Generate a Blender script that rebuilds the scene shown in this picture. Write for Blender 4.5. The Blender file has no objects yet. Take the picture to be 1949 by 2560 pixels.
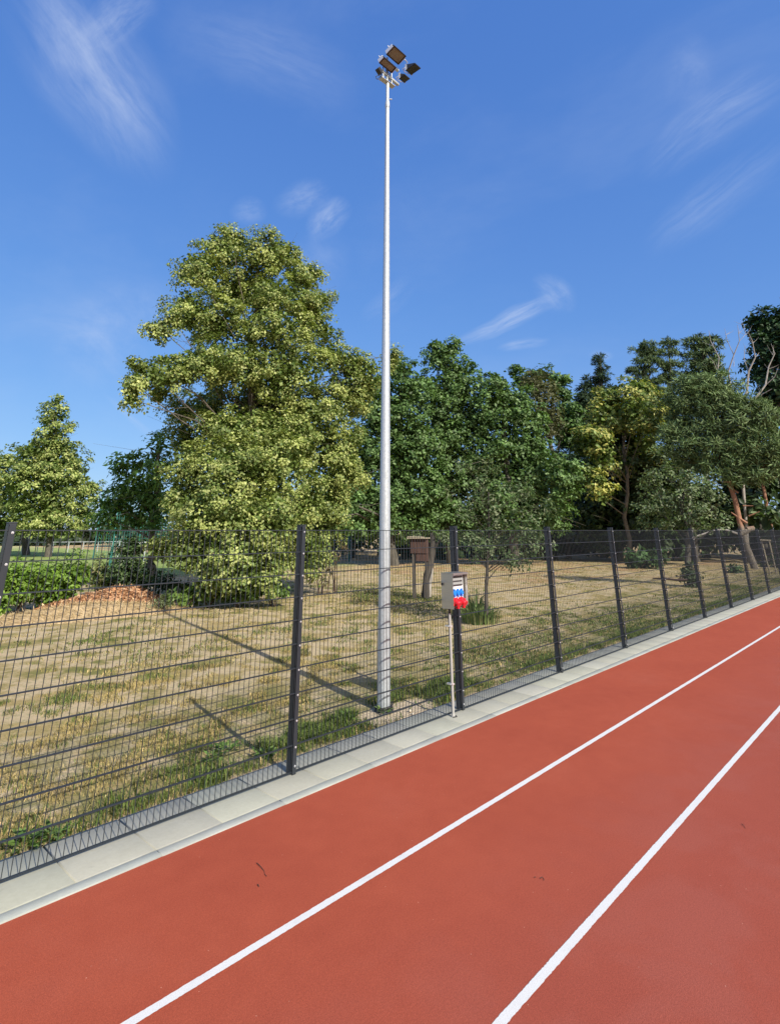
import bpy, bmesh, math, random
import numpy as np
from mathutils import Vector, Matrix

# ------------------------------------------------------------------ camera, sky, sun
R = math.radians
SC = bpy.context.scene
COL = SC.collection
CF, CCX, CCY = 1394.0, 948.0, 844.0           # focal length and principal point (photo pixels)
PITCH, AZ, EYE = R(19.07), R(43.4), 2.03

cam = bpy.data.cameras.new('camera')
cam.sensor_fit = 'VERTICAL'
cam.sensor_height = 24.0
cam.lens = 24.0 * CF / 2560.0
cam.shift_y = -(1280 - CCY) / 2560.0
cam.shift_x = (974.5 - CCX) / 2560.0
cam.clip_start = 0.05
cam.clip_end = 3000
camo = bpy.data.objects.new('camera', cam)
COL.objects.link(camo)
camo.location = (0, 0, EYE)
camo.rotation_euler = (R(90) + PITCH, 0, AZ - R(90))
SC.camera = camo

SUN_EL = R(36)
SUN_TO = Vector((-0.2055 * math.cos(SUN_EL), -0.979 * math.cos(SUN_EL), math.sin(SUN_EL))).normalized()
sun = bpy.data.lights.new('sun', 'SUN')
sun.energy = 4.6
sun.angle = R(0.5)
sun.color = (1.0, 0.945, 0.86)
suno = bpy.data.objects.new('sun', sun)
COL.objects.link(suno)
suno.rotation_euler = SUN_TO.to_track_quat('Z', 'Y').to_euler()

SC.view_settings.view_transform = 'Standard'
SC.view_settings.look = 'None'
SC.view_settings.exposure = 0.5
SC.view_settings.gamma = 1.0
SC.render.engine = 'CYCLES'
SC.cycles.max_bounces = 6
SC.cycles.transparent_max_bounces = 4


def ray(px, py):
    """horizontal X, Y and up component of the ray through a photo point (photo pixels)"""
    x = (px - CCX) / CF
    y = -(py - CCY) / CF
    fw = math.cos(PITCH) - y * math.sin(PITCH)
    up = math.sin(PITCH) + y * math.cos(PITCH)
    return Vector((fw * math.cos(AZ) + x * math.sin(AZ), fw * math.sin(AZ) - x * math.cos(AZ), up))


K = 1949.0 / 1680.0


def at(px, py, dist):
    """world point seen at (px, py) on the 1680-wide view at a horizontal distance"""
    v = ray(px * K, py * K)
    t = dist / math.hypot(v.x, v.y)
    return Vector((v.x * t, v.y * t, EYE + v.z * t))


def mpp(p):
    """metres per view pixel at a world point"""
    fw = Vector((math.cos(AZ) * math.cos(PITCH), math.sin(AZ) * math.cos(PITCH), math.sin(PITCH)))
    return (p - Vector((0, 0, EYE))).dot(fw) / (CF / K)


# ---- world
W = bpy.data.worlds.new('World')
SC.world = W
W.use_nodes = True
nt = W.node_tree
for n in list(nt.nodes):
    nt.nodes.remove(n)


def N(tree, typ, **kw):
    n = tree.nodes.new(typ)
    for k, v in kw.items():
        setattr(n, k, v)
    return n


def M_(tree, op, a, b=None, clamp=False):
    n = tree.nodes.new('ShaderNodeMath')
    n.operation = op
    n.use_clamp = clamp
    for i, v in enumerate((a, b)):
        if v is None:
            continue
        if isinstance(v, (int, float)):
            n.inputs[i].default_value = v
        else:
            tree.links.new(v, n.inputs[i])
    return n.outputs[0]


def VM(tree, op, a, b=None):
    n = tree.nodes.new('ShaderNodeVectorMath')
    n.operation = op
    for i, v in enumerate((a, b)):
        if v is None:
            continue
        if isinstance(v, (tuple, list, Vector)):
            n.inputs[i].default_value = tuple(v)
        else:
            tree.links.new(v, n.inputs[i])
    return n.outputs['Value'] if op == 'DOT_PRODUCT' else n.outputs[0]


sky = N(nt, 'ShaderNodeTexSky', sky_type='NISHITA', sun_disc=False)
sky.sun_elevation = SUN_EL
sky.sun_rotation = math.atan2(SUN_TO.x, SUN_TO.y)
sky.altitude = 100
sky.air_density = 1.0
sky.dust_density = 0.35
sky.ozone_density = 3.5
tc = N(nt, 'ShaderNodeTexCoord')
DIR = tc.outputs['Generated']
hs = N(nt, 'ShaderNodeHueSaturation')
hs.inputs['Saturation'].default_value = 1.16
hs.inputs['Value'].default_value = 1.0
nt.links.new(sky.outputs[0], hs.inputs['Color'])

# broad warping so the cirrus fibres are not straight
wn = N(nt, 'ShaderNodeTexNoise')
wn.inputs['Scale'].default_value = 5.0
wn.inputs['Detail'].default_value = 3.0
nt.links.new(DIR, wn.inputs['Vector'])
wsub = VM(nt, 'SUBTRACT', wn.outputs['Color'], (0.5, 0.5, 0.5))
wsc = N(nt, 'ShaderNodeVectorMath', operation='SCALE')
nt.links.new(wsub, wsc.inputs[0])
wsc.inputs['Scale'].default_value = 0.05
WD = VM(nt, 'ADD', DIR, wsc.outputs[0])


def wisp(p0, p1, width, strength, seed, fibre=7.0, sharp=1.6):
    sharp = max(sharp, 1.5)
    """a cirrus streak between two sky directions, its fibres running along it"""
    a = ray(p0[0] * K, p0[1] * K).normalized()
    b = ray(p1[0] * K, p1[1] * K).normalized()
    c = (a + b).normalized()
    t = (b - a)
    ln = t.length / 2
    t = (t - c * t.dot(c)).normalized()
    nrm = c.cross(t)
    u = M_(nt, 'MULTIPLY', VM(nt, 'DOT_PRODUCT', WD, t), 1.0 / ln)
    v = M_(nt, 'MULTIPLY', VM(nt, 'DOT_PRODUCT', WD, nrm), 1.0 / width)
    front = M_(nt, 'GREATER_THAN', VM(nt, 'DOT_PRODUCT', DIR, c), 0.2)
    d2 = M_(nt, 'ADD', M_(nt, 'MULTIPLY', u, u), M_(nt, 'MULTIPLY', v, v))
    m = M_(nt, 'SUBTRACT', 1.0, d2, clamp=True)
    m = M_(nt, 'POWER', m, sharp)
    cb = N(nt, 'ShaderNodeCombineXYZ')
    nt.links.new(M_(nt, 'MULTIPLY', u, 0.8), cb.inputs[0])
    nt.links.new(M_(nt, 'MULTIPLY', v, fibre * 0.45), cb.inputs[1])
    cb.inputs[2].default_value = seed
    no = N(nt, 'ShaderNodeTexNoise')
    no.inputs['Scale'].default_value = 1.0
    no.inputs['Detail'].default_value = 5.0
    no.inputs['Roughness'].default_value = 0.68
    no.inputs['Distortion'].default_value = 0.15
    nt.links.new(cb.outputs[0], no.inputs['Vector'])
    mr = N(nt, 'ShaderNodeMapRange', interpolation_type='SMOOTHSTEP')
    mr.inputs['From Min'].default_value = 0.22
    mr.inputs['From Max'].default_value = 0.8
    nt.links.new(no.outputs[0], mr.inputs['Value'])
    m = M_(nt, 'MULTIPLY', m, mr.outputs[0])
    m = M_(nt, 'MULTIPLY', m, front)
    return M_(nt, 'MULTIPLY', m, strength * 0.66)


wisps = [
    wisp((0, -140), (360, 400), 0.095, 0.72, 1.0, 3.4, 1.7),
    wisp((60, -80), (200, 190), 0.05, 0.45, 1.7, 2.2, 1.6),
    wisp((150, 110), (340, -30), 0.035, 0.6, 2.0, 3, 1.2),
    wisp((120, 30), (340, 330), 0.035, 0.4, 7.0, 2.0, 1.6),
    wisp((330, 40), (800, 200), 0.07, 0.24, 3.0, 5),
    wisp((580, 460), (720, 400), 0.035, 0.5, 4.5, 3),
    wisp((650, 510), (760, 440), 0.035, 0.75, 5.0, 3),
    wisp((500, 470), (570, 440), 0.03, 0.35, 5.7, 3),
    wisp((600, 540), (740, 640), 0.10, 0.3, 5.3, 3),
    wisp((970, 755), (1225, 625), 0.020, 0.95, 6.0, 3, 1.0),
    wisp((1150, 590), (1235, 670), 0.030, 0.5, 6.4, 3, 1.0),
    wisp((1060, 760), (1190, 730), 0.012, 0.55, 8.0, 2),
    wisp((1270, 760), (1330, 745), 0.010, 0.4, 9.0, 2),
    wisp((1380, 380), (1740, 130), 0.045, 0.42, 10.0, 5),
    wisp((1380, 560), (1740, 280), 0.045, 0.34, 11.0, 5),
    wisp((1430, 190), (1560, 150), 0.06, 0.22, 12.0, 3),
    wisp((150, 640), (330, 800), 0.13, 0.42, 13.0, 4),
    wisp((-40, 700), (330, 720), 0.05, 0.2, 14.0, 4),
    wisp((210, 850), (360, 950), 0.008, 0.35, 15.0, 2),
    wisp((780, 700), (900, 600), 0.03, 0.25, 16.0, 3),
]
tot = wisps[0]
for w_ in wisps[1:]:
    tot = M_(nt, 'ADD', tot, w_)
# faint overall cirrus veil
vn = N(nt, 'ShaderNodeTexNoise')
vn.inputs['Scale'].default_value = 2.6
vn.inputs['Detail'].default_value = 6.0
vn.inputs['Roughness'].default_value = 0.62
vm = N(nt, 'ShaderNodeMapping')
vm.inputs['Scale'].default_value = (1.0, 0.45, 1.6)
nt.links.new(WD, vm.inputs['Vector'])
nt.links.new(vm.outputs[0], vn.inputs['Vector'])
vr = N(nt, 'ShaderNodeMapRange', interpolation_type='SMOOTHSTEP')
vr.inputs['From Min'].default_value = 0.45
vr.inputs['From Max'].default_value = 0.8
vr.inputs['To Max'].default_value = 0.10
nt.links.new(vn.outputs[0], vr.inputs['Value'])
tot = M_(nt, 'ADD', tot, vr.outputs[0])
tot = M_(nt, 'MINIMUM', tot, 0.6)
mixs = N(nt, 'ShaderNodeMix', data_type='RGBA')
mixs.inputs['B'].default_value = (4.4, 5.1, 6.6, 1)
nt.links.new(tot, mixs.inputs['Factor'])
# compress the brightness range from zenith to horizon, channel by channel
sx = N(nt, 'ShaderNodeSeparateColor')
nt.links.new(hs.outputs[0], sx.inputs[0])
cx = N(nt, 'ShaderNodeCombineColor')
for i_, (pw_, sc_) in enumerate(((0.60, 0.646), (0.53, 0.805), (0.33, 1.05))):
    ch = M_(nt, 'POWER', M_(nt, 'MULTIPLY', sx.outputs[i_], 0.09), pw_)
    nt.links.new(M_(nt, 'MULTIPLY', ch, sc_ * 10 / 1.414), cx.inputs[i_])
# paler, warmer sky round the sun (behind the camera)
au = N(nt, 'ShaderNodeMapRange', interpolation_type='SMOOTHSTEP')
au.inputs['From Min'].default_value = 0.56
au.inputs['From Max'].default_value = 0.98
au.inputs['To Max'].default_value = 0.95
nt.links.new(VM(nt, 'DOT_PRODUCT', DIR, SUN_TO), au.inputs['Value'])
aum = N(nt, 'ShaderNodeMix', data_type='RGBA')
aum.inputs['B'].default_value = (7.0, 6.2, 5.2, 1)
nt.links.new(au.outputs[0], aum.inputs['Factor'])
nt.links.new(cx.outputs[0], aum.inputs['A'])
nt.links.new(aum.outputs['Result'], mixs.inputs['A'])
bg = N(nt, 'ShaderNodeBackground')
bg.inputs['Strength'].default_value = 0.10
nt.links.new(mixs.outputs['Result'], bg.inputs['Color'])
wo = N(nt, 'ShaderNodeOutputWorld')
nt.links.new(bg.outputs[0], wo.inputs['Surface'])


# ------------------------------------------------------------------ helpers
def tag(o, label=None, cat=None, group=None, kind=None):
    if label:
        o['label'] = label
    if cat:
        o['category'] = cat
    if group:
        o['group'] = group
    if kind:
        o['kind'] = kind
    return o


def empty(name, loc, label=None, cat=None, group=None):
    o = bpy.data.objects.new(name, None)
    o.empty_display_size = 0.2
    COL.objects.link(o)
    o.location = loc
    return tag(o, label, cat, group)


def link(name, me, mat, parent=None, smooth=False):
    o = bpy.data.objects.new(name, me)
    COL.objects.link(o)
    if mat:
        me.materials.append(mat)
    if smooth:
        me.polygons.foreach_set('use_smooth', [True] * len(me.polygons))
    if parent:
        o.parent = parent
        # world-coordinates meshes: keep them where they are
        w = Vector((0, 0, 0))
        p = parent
        while p:
            w += p.location
            p = p.parent
        o.location = -w
    return o


def copy_tree(o, parent=None):
    c = o.copy()
    COL.objects.link(c)
    c.parent = parent
    for ch in list(o.children):
        copy_tree(ch, c)
    return c


class MB:
    """collects boxes, tubes and prisms into one mesh"""

    def __init__(self):
        self.v = []
        self.f = []

    def add(self, vs, fs):
        b = len(self.v)
        self.v += [tuple(v) for v in vs]
        self.f += [tuple(i + b for i in f) for f in fs]

    def box(self, x0, x1, y0, y1, z0, z1, mat=None):
        vs = [Vector(p) for p in ((x0, y0, z0), (x1, y0, z0), (x1, y1, z0), (x0, y1, z0),
                                  (x0, y0, z1), (x1, y0, z1), (x1, y1, z1), (x0, y1, z1))]
        if mat is not None:
            vs = [mat @ v for v in vs]
        self.add(vs, [(0, 3, 2, 1), (4, 5, 6, 7), (0, 1, 5, 4), (1, 2, 6, 5), (2, 3, 7, 6), (3, 0, 4, 7)])

    def tube(self, pts, rad, n=8, caps=True):
        pts = [Vector(p) for p in pts]
        if not isinstance(rad, (list, tuple)):
            rad = [rad] * len(pts)
        rings = []
        prev = None
        for i, p in enumerate(pts):
            if i == 0:
                d = pts[1] - p
            elif i == len(pts) - 1:
                d = p - pts[i - 1]
            else:
                d = pts[i + 1] - pts[i - 1]
            d.normalize()
            if prev is None:
                a = d.cross(Vector((0, 0, 1)))
                if a.length < 0.05:
                    a = d.cross(Vector((1, 0, 0)))
            else:
                a = prev - d * prev.dot(d)
            a.normalize()
            prev = a
            b = d.cross(a)
            rings.append([p + (a * math.cos(2 * math.pi * k / n) + b * math.sin(2 * math.pi * k / n)) * rad[i]
                          for k in range(n)])
        vs = [v for r in rings for v in r]
        fs = []
        for i in range(len(rings) - 1):
            for k in range(n):
                k2 = (k + 1) % n
                fs.append((i * n + k, i * n + k2, (i + 1) * n + k2, (i + 1) * n + k))
        if caps:
            fs.append(tuple(range(n - 1, -1, -1)))
            fs.append(tuple((len(rings) - 1) * n + k for k in range(n)))
        self.add(vs, fs)

    def build(self, name, mat, parent=None, smooth=False, bevel=0.0):
        me = bpy.data.meshes.new(name)
        me.from_pydata(self.v, [], self.f)
        me.update()
        o = link(name, me, mat, parent, smooth)
        if bevel:
            m = o.modifiers.new('bevel', 'BEVEL')
            m.width = bevel
            m.segments = 2
            m.limit_method = 'ANGLE'
        if smooth and bevel == 0.0:
            try:
                me.set_sharp_from_angle(angle=R(40))
            except Exception:
                pass
        return o


def quad_mesh(name, V, F, C=None):
    """numpy vertices (n,3), faces (m,k), colours (n,3) -> mesh"""
    me = bpy.data.meshes.new(name)
    n, m, k = len(V), len(F), F.shape[1]
    me.vertices.add(n)
    me.vertices.foreach_set('co', V.astype(np.float32).ravel())
    me.loops.add(m * k)
    me.loops.foreach_set('vertex_index', F.astype(np.int32).ravel())
    me.polygons.add(m)
    me.polygons.foreach_set('loop_start', np.arange(0, m * k, k, dtype=np.int32))
    try:
        me.polygons.foreach_set('loop_total', np.full(m, k, dtype=np.int32))
    except Exception:
        pass
    me.update(calc_edges=True)
    if C is not None:
        a = me.color_attributes.new('Col', 'FLOAT_COLOR', 'POINT')
        c4 = np.ones((n, 4), dtype=np.float32)
        c4[:, :3] = C
        a.data.foreach_set('color', c4.ravel())
    return me


# ------------------------------------------------------------------ materials
def new_mat(name):
    m = bpy.data.materials.new(name)
    m.use_nodes = True
    t = m.node_tree
    return m, t, t.nodes['Principled BSDF']


def ramp(t, fac, stops, interp='LINEAR'):
    r = N(t, 'ShaderNodeValToRGB')
    r.color_ramp.interpolation = interp
    el = r.color_ramp.elements
    while len(el) < len(stops):
        el.new(0.5)
    for e, (p, c) in zip(el, stops):
        e.position = p
        e.color = (*c, 1) if len(c) == 3 else c
    t.links.new(fac, r.inputs['Fac'])
    return r.outputs['Color']


def noise(t, scale, detail=4, rough=0.55, vec=None, dist=0.0):
    n = N(t, 'ShaderNodeTexNoise')
    n.inputs['Scale'].default_value = scale
    n.inputs['Detail'].default_value = detail
    n.inputs['Roughness'].default_value = rough
    n.inputs['Distortion'].default_value = dist
    if vec is None:
        c = N(t, 'ShaderNodeTexCoord')
        vec = c.outputs['Object']
    t.links.new(vec, n.inputs['Vector'])
    return n.outputs['Fac']


def mixc(t, fac, a, b, mode='MIX'):
    n = N(t, 'ShaderNodeMix', data_type='RGBA', blend_type=mode)
    for nm, v in (('Factor', fac), ('A', a), ('B', b)):
        s = n.inputs[nm]
        if isinstance(v, (int, float)):
            s.default_value = v
        elif isinstance(v, (tuple, list)):
            s.default_value = (*v, 1)
        else:
            t.links.new(v, s)
    return n.outputs['Result']


def mrange(t, v, a, b, c=0.0, d=1.0):
    n = N(t, 'ShaderNodeMapRange', interpolation_type='SMOOTHSTEP')
    t.links.new(v, n.inputs['Value'])
    n.inputs['From Min'].default_value = a
    n.inputs['From Max'].default_value = b
    n.inputs['To Min'].default_value = c
    n.inputs['To Max'].default_value = d
    return n.outputs['Result']


def bump(t, bs, h, strength=0.4, dist=0.01):
    b = N(t, 'ShaderNodeBump')
    b.inputs['Strength'].default_value = strength
    b.inputs['Distance'].default_value = dist
    t.links.new(h, b.inputs['Height'])
    t.links.new(b.outputs[0], bs.inputs['Normal'])


def simple(name, col, rough=0.5, metal=0.0, var=0.12, scale=30, bmp=0.1):
    m, t, b = new_mat(name)
    f = noise(t, scale)
    c = ramp(t, f, [(0.3, tuple(x * (1 - var) for x in col)), (0.7, tuple(min(1, x * (1 + var)) for x in col))])
    t.links.new(c, b.inputs['Base Color'])
    b.inputs['Roughness'].default_value = rough
    b.inputs['Metallic'].default_value = metal
    if bmp:
        bump(t, b, noise(t, scale * 4), bmp, 0.002)
    return m


def track_material():
    m, t, b = new_mat('track_rubber')
    big = noise(t, 0.9, 5, 0.6)
    mid = noise(t, 6.0, 4, 0.6)
    fine = noise(t, 420, 2, 0.7)
    gran = N(t, 'ShaderNodeTexVoronoi')
    gran.inputs['Scale'].default_value = 330
    tc2 = N(t, 'ShaderNodeTexCoord')
    t.links.new(tc2.outputs['Object'], gran.inputs['Vector'])
    c = ramp(t, big, [(0.30, (0.28, 0.057, 0.030)), (0.55, (0.312, 0.066, 0.034)), (0.78, (0.322, 0.077, 0.044))])
    c = mixc(t, 0.30, c, ramp(t, mid, [(0.3, (0.265, 0.055, 0.030)), (0.7, (0.345, 0.080, 0.043))]))
    # inner lanes painted darker as lens vignetting, plus dusty bloom of worn granules
    sp = N(t, 'ShaderNodeSeparateXYZ')
    t.links.new(tc2.outputs['Object'], sp.inputs[0])
    inner = mrange(t, sp.outputs['Y'], 3.0, 1.4)
    dusty = M_(t, 'MULTIPLY', inner, mrange(t, noise(t, 1.7, 6, 0.6, dist=0.4), 0.42, 0.62))
    c = mixc(t, M_(t, 'MULTIPLY', inner, 0.5), c, (0.25, 0.062, 0.045))
    c = mixc(t, M_(t, 'MULTIPLY', dusty, 0.45), c, (0.29, 0.082, 0.058))
    c = mixc(t, 0.35, c, mixc(t, 1.0, c, ramp(t, gran.outputs['Distance'], [(0.0, (0.75, 0.75, 0.75)), (0.55, (1.25, 1.2, 1.2))]), 'MULTIPLY'))
    for sc3, amt in ((190, 0.5), (80, 0.22)):
        c = mixc(t, amt, c, mixc(t, 1.0, c, ramp(t, noise(t, sc3, 2, 0.8), [(0.34, (0.62, 0.60, 0.60)), (0.66, (1.4, 1.42, 1.42))]), 'MULTIPLY'))
    spk = N(t, 'ShaderNodeTexVoronoi')
    spk.inputs['Scale'].default_value = 15
    t.links.new(tc2.outputs['Object'], spk.inputs['Vector'])
    s = M_(t, 'LESS_THAN', spk.outputs['Distance'], 0.036)
    s = M_(t, 'MULTIPLY', s, M_(t, 'GREATER_THAN', noise(t, 3.1, 2), 0.5))
    c = mixc(t, M_(t, 'MULTIPLY', s, 0.6), c, (0.75, 0.45, 0.33))
    t.links.new(c, b.inputs['Base Color'])
    b.inputs['Roughness'].default_value = 0.82
    b.inputs['Specular IOR Level'].default_value = 0.15
    h = M_(t, 'ADD', fine, M_(t, 'MULTIPLY', gran.outputs['Distance'], 0.8))
    bump(t, b, h, 0.55, 0.0025)
    return m


def line_material():
    m, t, b = new_mat('line_paint')
    f = noise(t, 260, 3, 0.7)
    c = ramp(t, f, [(0.36, (0.47, 0.43, 0.41)), (0.50, (0.65, 0.65, 0.63))])
    c = mixc(t, mrange(t, noise(t, 5, 5, 0.7), 0.5, 0.75), c, (0.55, 0.54, 0.53))
    t.links.new(c, b.inputs['Base Color'])
    b.inputs['Roughness'].default_value = 0.7
    bump(t, b, f, 0.5, 0.002)
    return m


def concrete_material(name, ca, cb_, stain=0.35):
    m, t, b = new_mat(name)
    f = noise(t, 2.3, 6, 0.6)
    f2 = noise(t, 40, 4, 0.6)
    f3 = noise(t, 500, 2, 0.6)
    c = ramp(t, f, [(0.3, ca), (0.7, cb_)])
    c = mixc(t, 0.25, c, ramp(t, f2, [(0.3, tuple(x * .8 for x in ca)), (0.7, cb_)]))
    st = mrange(t, noise(t, 7.5, 6, 0.7, dist=0.6), 0.60, 0.72, 0, stain)
    c = mixc(t, st, c, tuple(x * 0.72 for x in ca))
    pits = M_(t, 'LESS_THAN', f3, 0.33)
    c = mixc(t, M_(t, 'MULTIPLY', pits, 0.3), c, tuple(x * 0.6 for x in ca))
    oi = N(t, 'ShaderNodeAttribute')
    oi.attribute_name = 'Col'
    c = mixc(t, 1.0, c, oi.outputs['Color'], 'MULTIPLY')
    t.links.new(c, b.inputs['Base Color'])
    b.inputs['Roughness'].default_value = 0.85
    bump(t, b, f3, 0.35, 0.002)
    return m


def ground_material():
    m, t, b = new_mat('dry_lawn')
    tc2 = N(t, 'ShaderNodeTexCoord')
    P = tc2.outputs['Object']
    sp = N(t, 'ShaderNodeSeparateXYZ')
    t.links.new(P, sp.inputs[0])
    big = noise(t, 0.32, 4, 0.6)
    mid = noise(t, 1.4, 5, 0.65)
    fin = noise(t, 14, 4, 0.7)
    vfin = noise(t, 90, 3, 0.7)
    sand = ramp(t, fin, [(0.3, (0.50, 0.38, 0.23)), (0.7, (0.66, 0.53, 0.34))])
    straw = ramp(t, vfin, [(0.3, (0.31, 0.225, 0.09)), (0.6, (0.47, 0.35, 0.155)), (0.8, (0.60, 0.455, 0.225))])
    green = ramp(t, vfin, [(0.3, (0.10, 0.115, 0.028)), (0.7, (0.22, 0.225, 0.07))])
    c = mixc(t, mrange(t, mid, 0.44, 0.58, 0.1, 0.95), sand, straw)
    g = M_(t, 'MULTIPLY', mrange(t, mid, 0.46, 0.62), mrange(t, big, 0.40, 0.60))
    g2 = M_(t, 'MULTIPLY', mrange(t, fin, 0.48, 0.62), 0.6)
    nearf = M_(t, 'MULTIPLY', mrange(t, sp.outputs['Y'], 9.0, 5.2), mrange(t, noise(t, 3.2, 4, 0.7), 0.40, 0.55))
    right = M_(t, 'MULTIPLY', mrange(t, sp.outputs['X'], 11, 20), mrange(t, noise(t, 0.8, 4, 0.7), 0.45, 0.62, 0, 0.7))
    g = M_(t, 'MAXIMUM', g, g2)
    g = M_(t, 'MAXIMUM', g, M_(t, 'MULTIPLY', nearf, 0.8))
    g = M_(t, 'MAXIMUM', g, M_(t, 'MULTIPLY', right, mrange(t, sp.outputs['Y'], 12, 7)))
    c = mixc(t, M_(t, 'MULTIPLY', g, 0.85), c, green)
    # bare sand round the foot of the mast and spilling along the slabs
    dx = M_(t, 'MULTIPLY', M_(t, 'SUBTRACT', sp.outputs['X'], 5.75), 1.5)
    dy = M_(t, 'MULTIPLY', M_(t, 'SUBTRACT', sp.outputs['Y'], 5.17), 3.6)
    rr_ = M_(t, 'SQRT', M_(t, 'ADD', M_(t, 'MULTIPLY', dx, dx), M_(t, 'MULTIPLY', dy, dy)))
    rr_ = M_(t, 'ADD', rr_, M_(t, 'MULTIPLY', M_(t, 'SUBTRACT', fin, 0.5), 0.8))
    c = mixc(t, mrange(t, rr_, 1.25, 0.8), c, (0.58, 0.47, 0.32))
    edge = M_(t, 'MULTIPLY', mrange(t, sp.outputs['Y'], 5.0, 4.93), mrange(t, noise(t, 4, 4, 0.6), 0.35, 0.5))
    c = mixc(t, edge, c, (0.50, 0.38, 0.25))
    # orange-brown litter beneath the far trees
    lit = M_(t, 'MULTIPLY', mrange(t, sp.outputs['X'], 17, 26), mrange(t, noise(t, 0.5, 5, 0.6), 0.45, 0.6))
    lit = M_(t, 'MULTIPLY', lit, mrange(t, sp.outputs['Y'], 8, 13))
    c = mixc(t, M_(t, 'MULTIPLY', lit, 0.7), c, (0.40, 0.235, 0.12))
    # mown playing field farther off
    fld = M_(t, 'MULTIPLY', mrange(t, sp.outputs['Y'], 25, 29), mrange(t, sp.outputs['X'], 27.5, 25.5))
    fc = ramp(t, noise(t, 0.25, 4, 0.5), [(0.3, (0.20, 0.27, 0.07)), (0.7, (0.30, 0.35, 0.12))])
    fc = mixc(t, mrange(t, sp.outputs['Y'], 70, 100), fc, (0.48, 0.42, 0.22))
    c = mixc(t, fld, c, fc)
    t.links.new(c, b.inputs['Base Color'])
    b.inputs['Roughness'].default_value = 0.95
    b.inputs['Specular IOR Level'].default_value = 0.1
    h = M_(t, 'ADD', fin, M_(t, 'MULTIPLY', vfin, 0.6))
    bump(t, b, h, 0.9, 0.035)
    return m


def leaf_material(name, rough=0.5, trans=0.28, spec=0.35):
    m, t, b = new_mat(name)
    a = N(t, 'ShaderNodeAttribute')
    a.attribute_name = 'Col'
    t.links.new(a.outputs['Color'], b.inputs['Base Color'])
    b.inputs['Roughness'].default_value = rough
    b.inputs['Specular IOR Level'].default_value = spec
    tr = N(t, 'ShaderNodeBsdfTranslucent')
    tint = mixc(t, 1.0, a.outputs['Color'], (1.15, 1.3, 0.55), 'MULTIPLY')
    t.links.new(tint, tr.inputs['Color'])
    mx = N(t, 'ShaderNodeMixShader')
    mx.inputs[0].default_value = trans
    t.links.new(b.outputs[0], mx.inputs[1])
    t.links.new(tr.outputs[0], mx.inputs[2])
    t.links.new(mx.outputs[0], t.nodes['Material Output'].inputs['Surface'])
    return m


def bark_material(name, c1, c2, scale=12, stretch=0.2, bstr=0.8, c3=None, split=None):
    m, t, b = new_mat(name)
    tc2 = N(t, 'ShaderNodeTexCoord')
    mp = N(t, 'ShaderNodeMapping')
    mp.inputs['Scale'].default_value = (1, 1, stretch)
    t.links.new(tc2.outputs['Object'], mp.inputs['Vector'])
    f = noise(t, scale, 6, 0.7, mp.outputs[0], 0.5)
    c = ramp(t, f, [(0.35, c1), (0.65, c2)])
    if c3:
        sp = N(t, 'ShaderNodeSeparateXYZ')
        t.links.new(tc2.outputs['Object'], sp.inputs[0])
        up = mrange(t, sp.outputs['Z'], split - 0.25, split + 0.25)
        c = mixc(t, up, c, ramp(t, noise(t, 5, 5, 0.7), [(0.3, tuple(x * .6 for x in c3)), (0.55, c3), (0.75, tuple(x * 1.25 for x in c3))]))
    t.links.new(c, b.inputs['Base Color'])
    b.inputs['Roughness'].default_value = 0.9
    bump(t, b, f, bstr, 0.03)
    return m


def zinc_material():
    m, t, b = new_mat('galvanised_steel')
    v = N(t, 'ShaderNodeTexVoronoi')
    v.inputs['Scale'].default_value = 45
    tc2 = N(t, 'ShaderNodeTexCoord')
    t.links.new(tc2.outputs['Object'], v.inputs['Vector'])
    mp = N(t, 'ShaderNodeMapping')
    mp.inputs['Scale'].default_value = (9, 9, 0.7)
    t.links.new(tc2.outputs['Object'], mp.inputs['Vector'])
    streak = noise(t, 2.0, 5, 0.6, mp.outputs[0])
    c = ramp(t, v.outputs['Color'], [(0.2, (0.44, 0.475, 0.49)), (0.8, (0.52, 0.555, 0.57))])
    c = mixc(t, 0.5, c, ramp(t, streak, [(0.3, (0.43, 0.465, 0.48)), (0.7, (0.53, 0.565, 0.58))]))
    t.links.new(c, b.inputs['Base Color'])
    b.inputs['Metallic'].default_value = 0.45
    t.links.new(ramp(t, v.outputs['Color'], [(0.2, (0.36,) * 3), (0.8, (0.5,) * 3)]), b.inputs['Roughness'])
    return m


def stainless_material():
    m, t, b = new_mat('stainless_steel')
    tc2 = N(t, 'ShaderNodeTexCoord')
    mp = N(t, 'ShaderNodeMapping')
    mp.inputs['Scale'].default_value = (4, 4, 90)
    t.links.new(tc2.outputs['Object'], mp.inputs['Vector'])
    f = noise(t, 3, 3, 0.6, mp.outputs[0])
    t.links.new(ramp(t, f, [(0.3, (0.50, 0.48, 0.44)), (0.7, (0.60, 0.58, 0.54))]), b.inputs['Base Color'])
    b.inputs['Metallic'].default_value = 0.9
    b.inputs['Roughness'].default_value = 0.33
    return m


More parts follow.
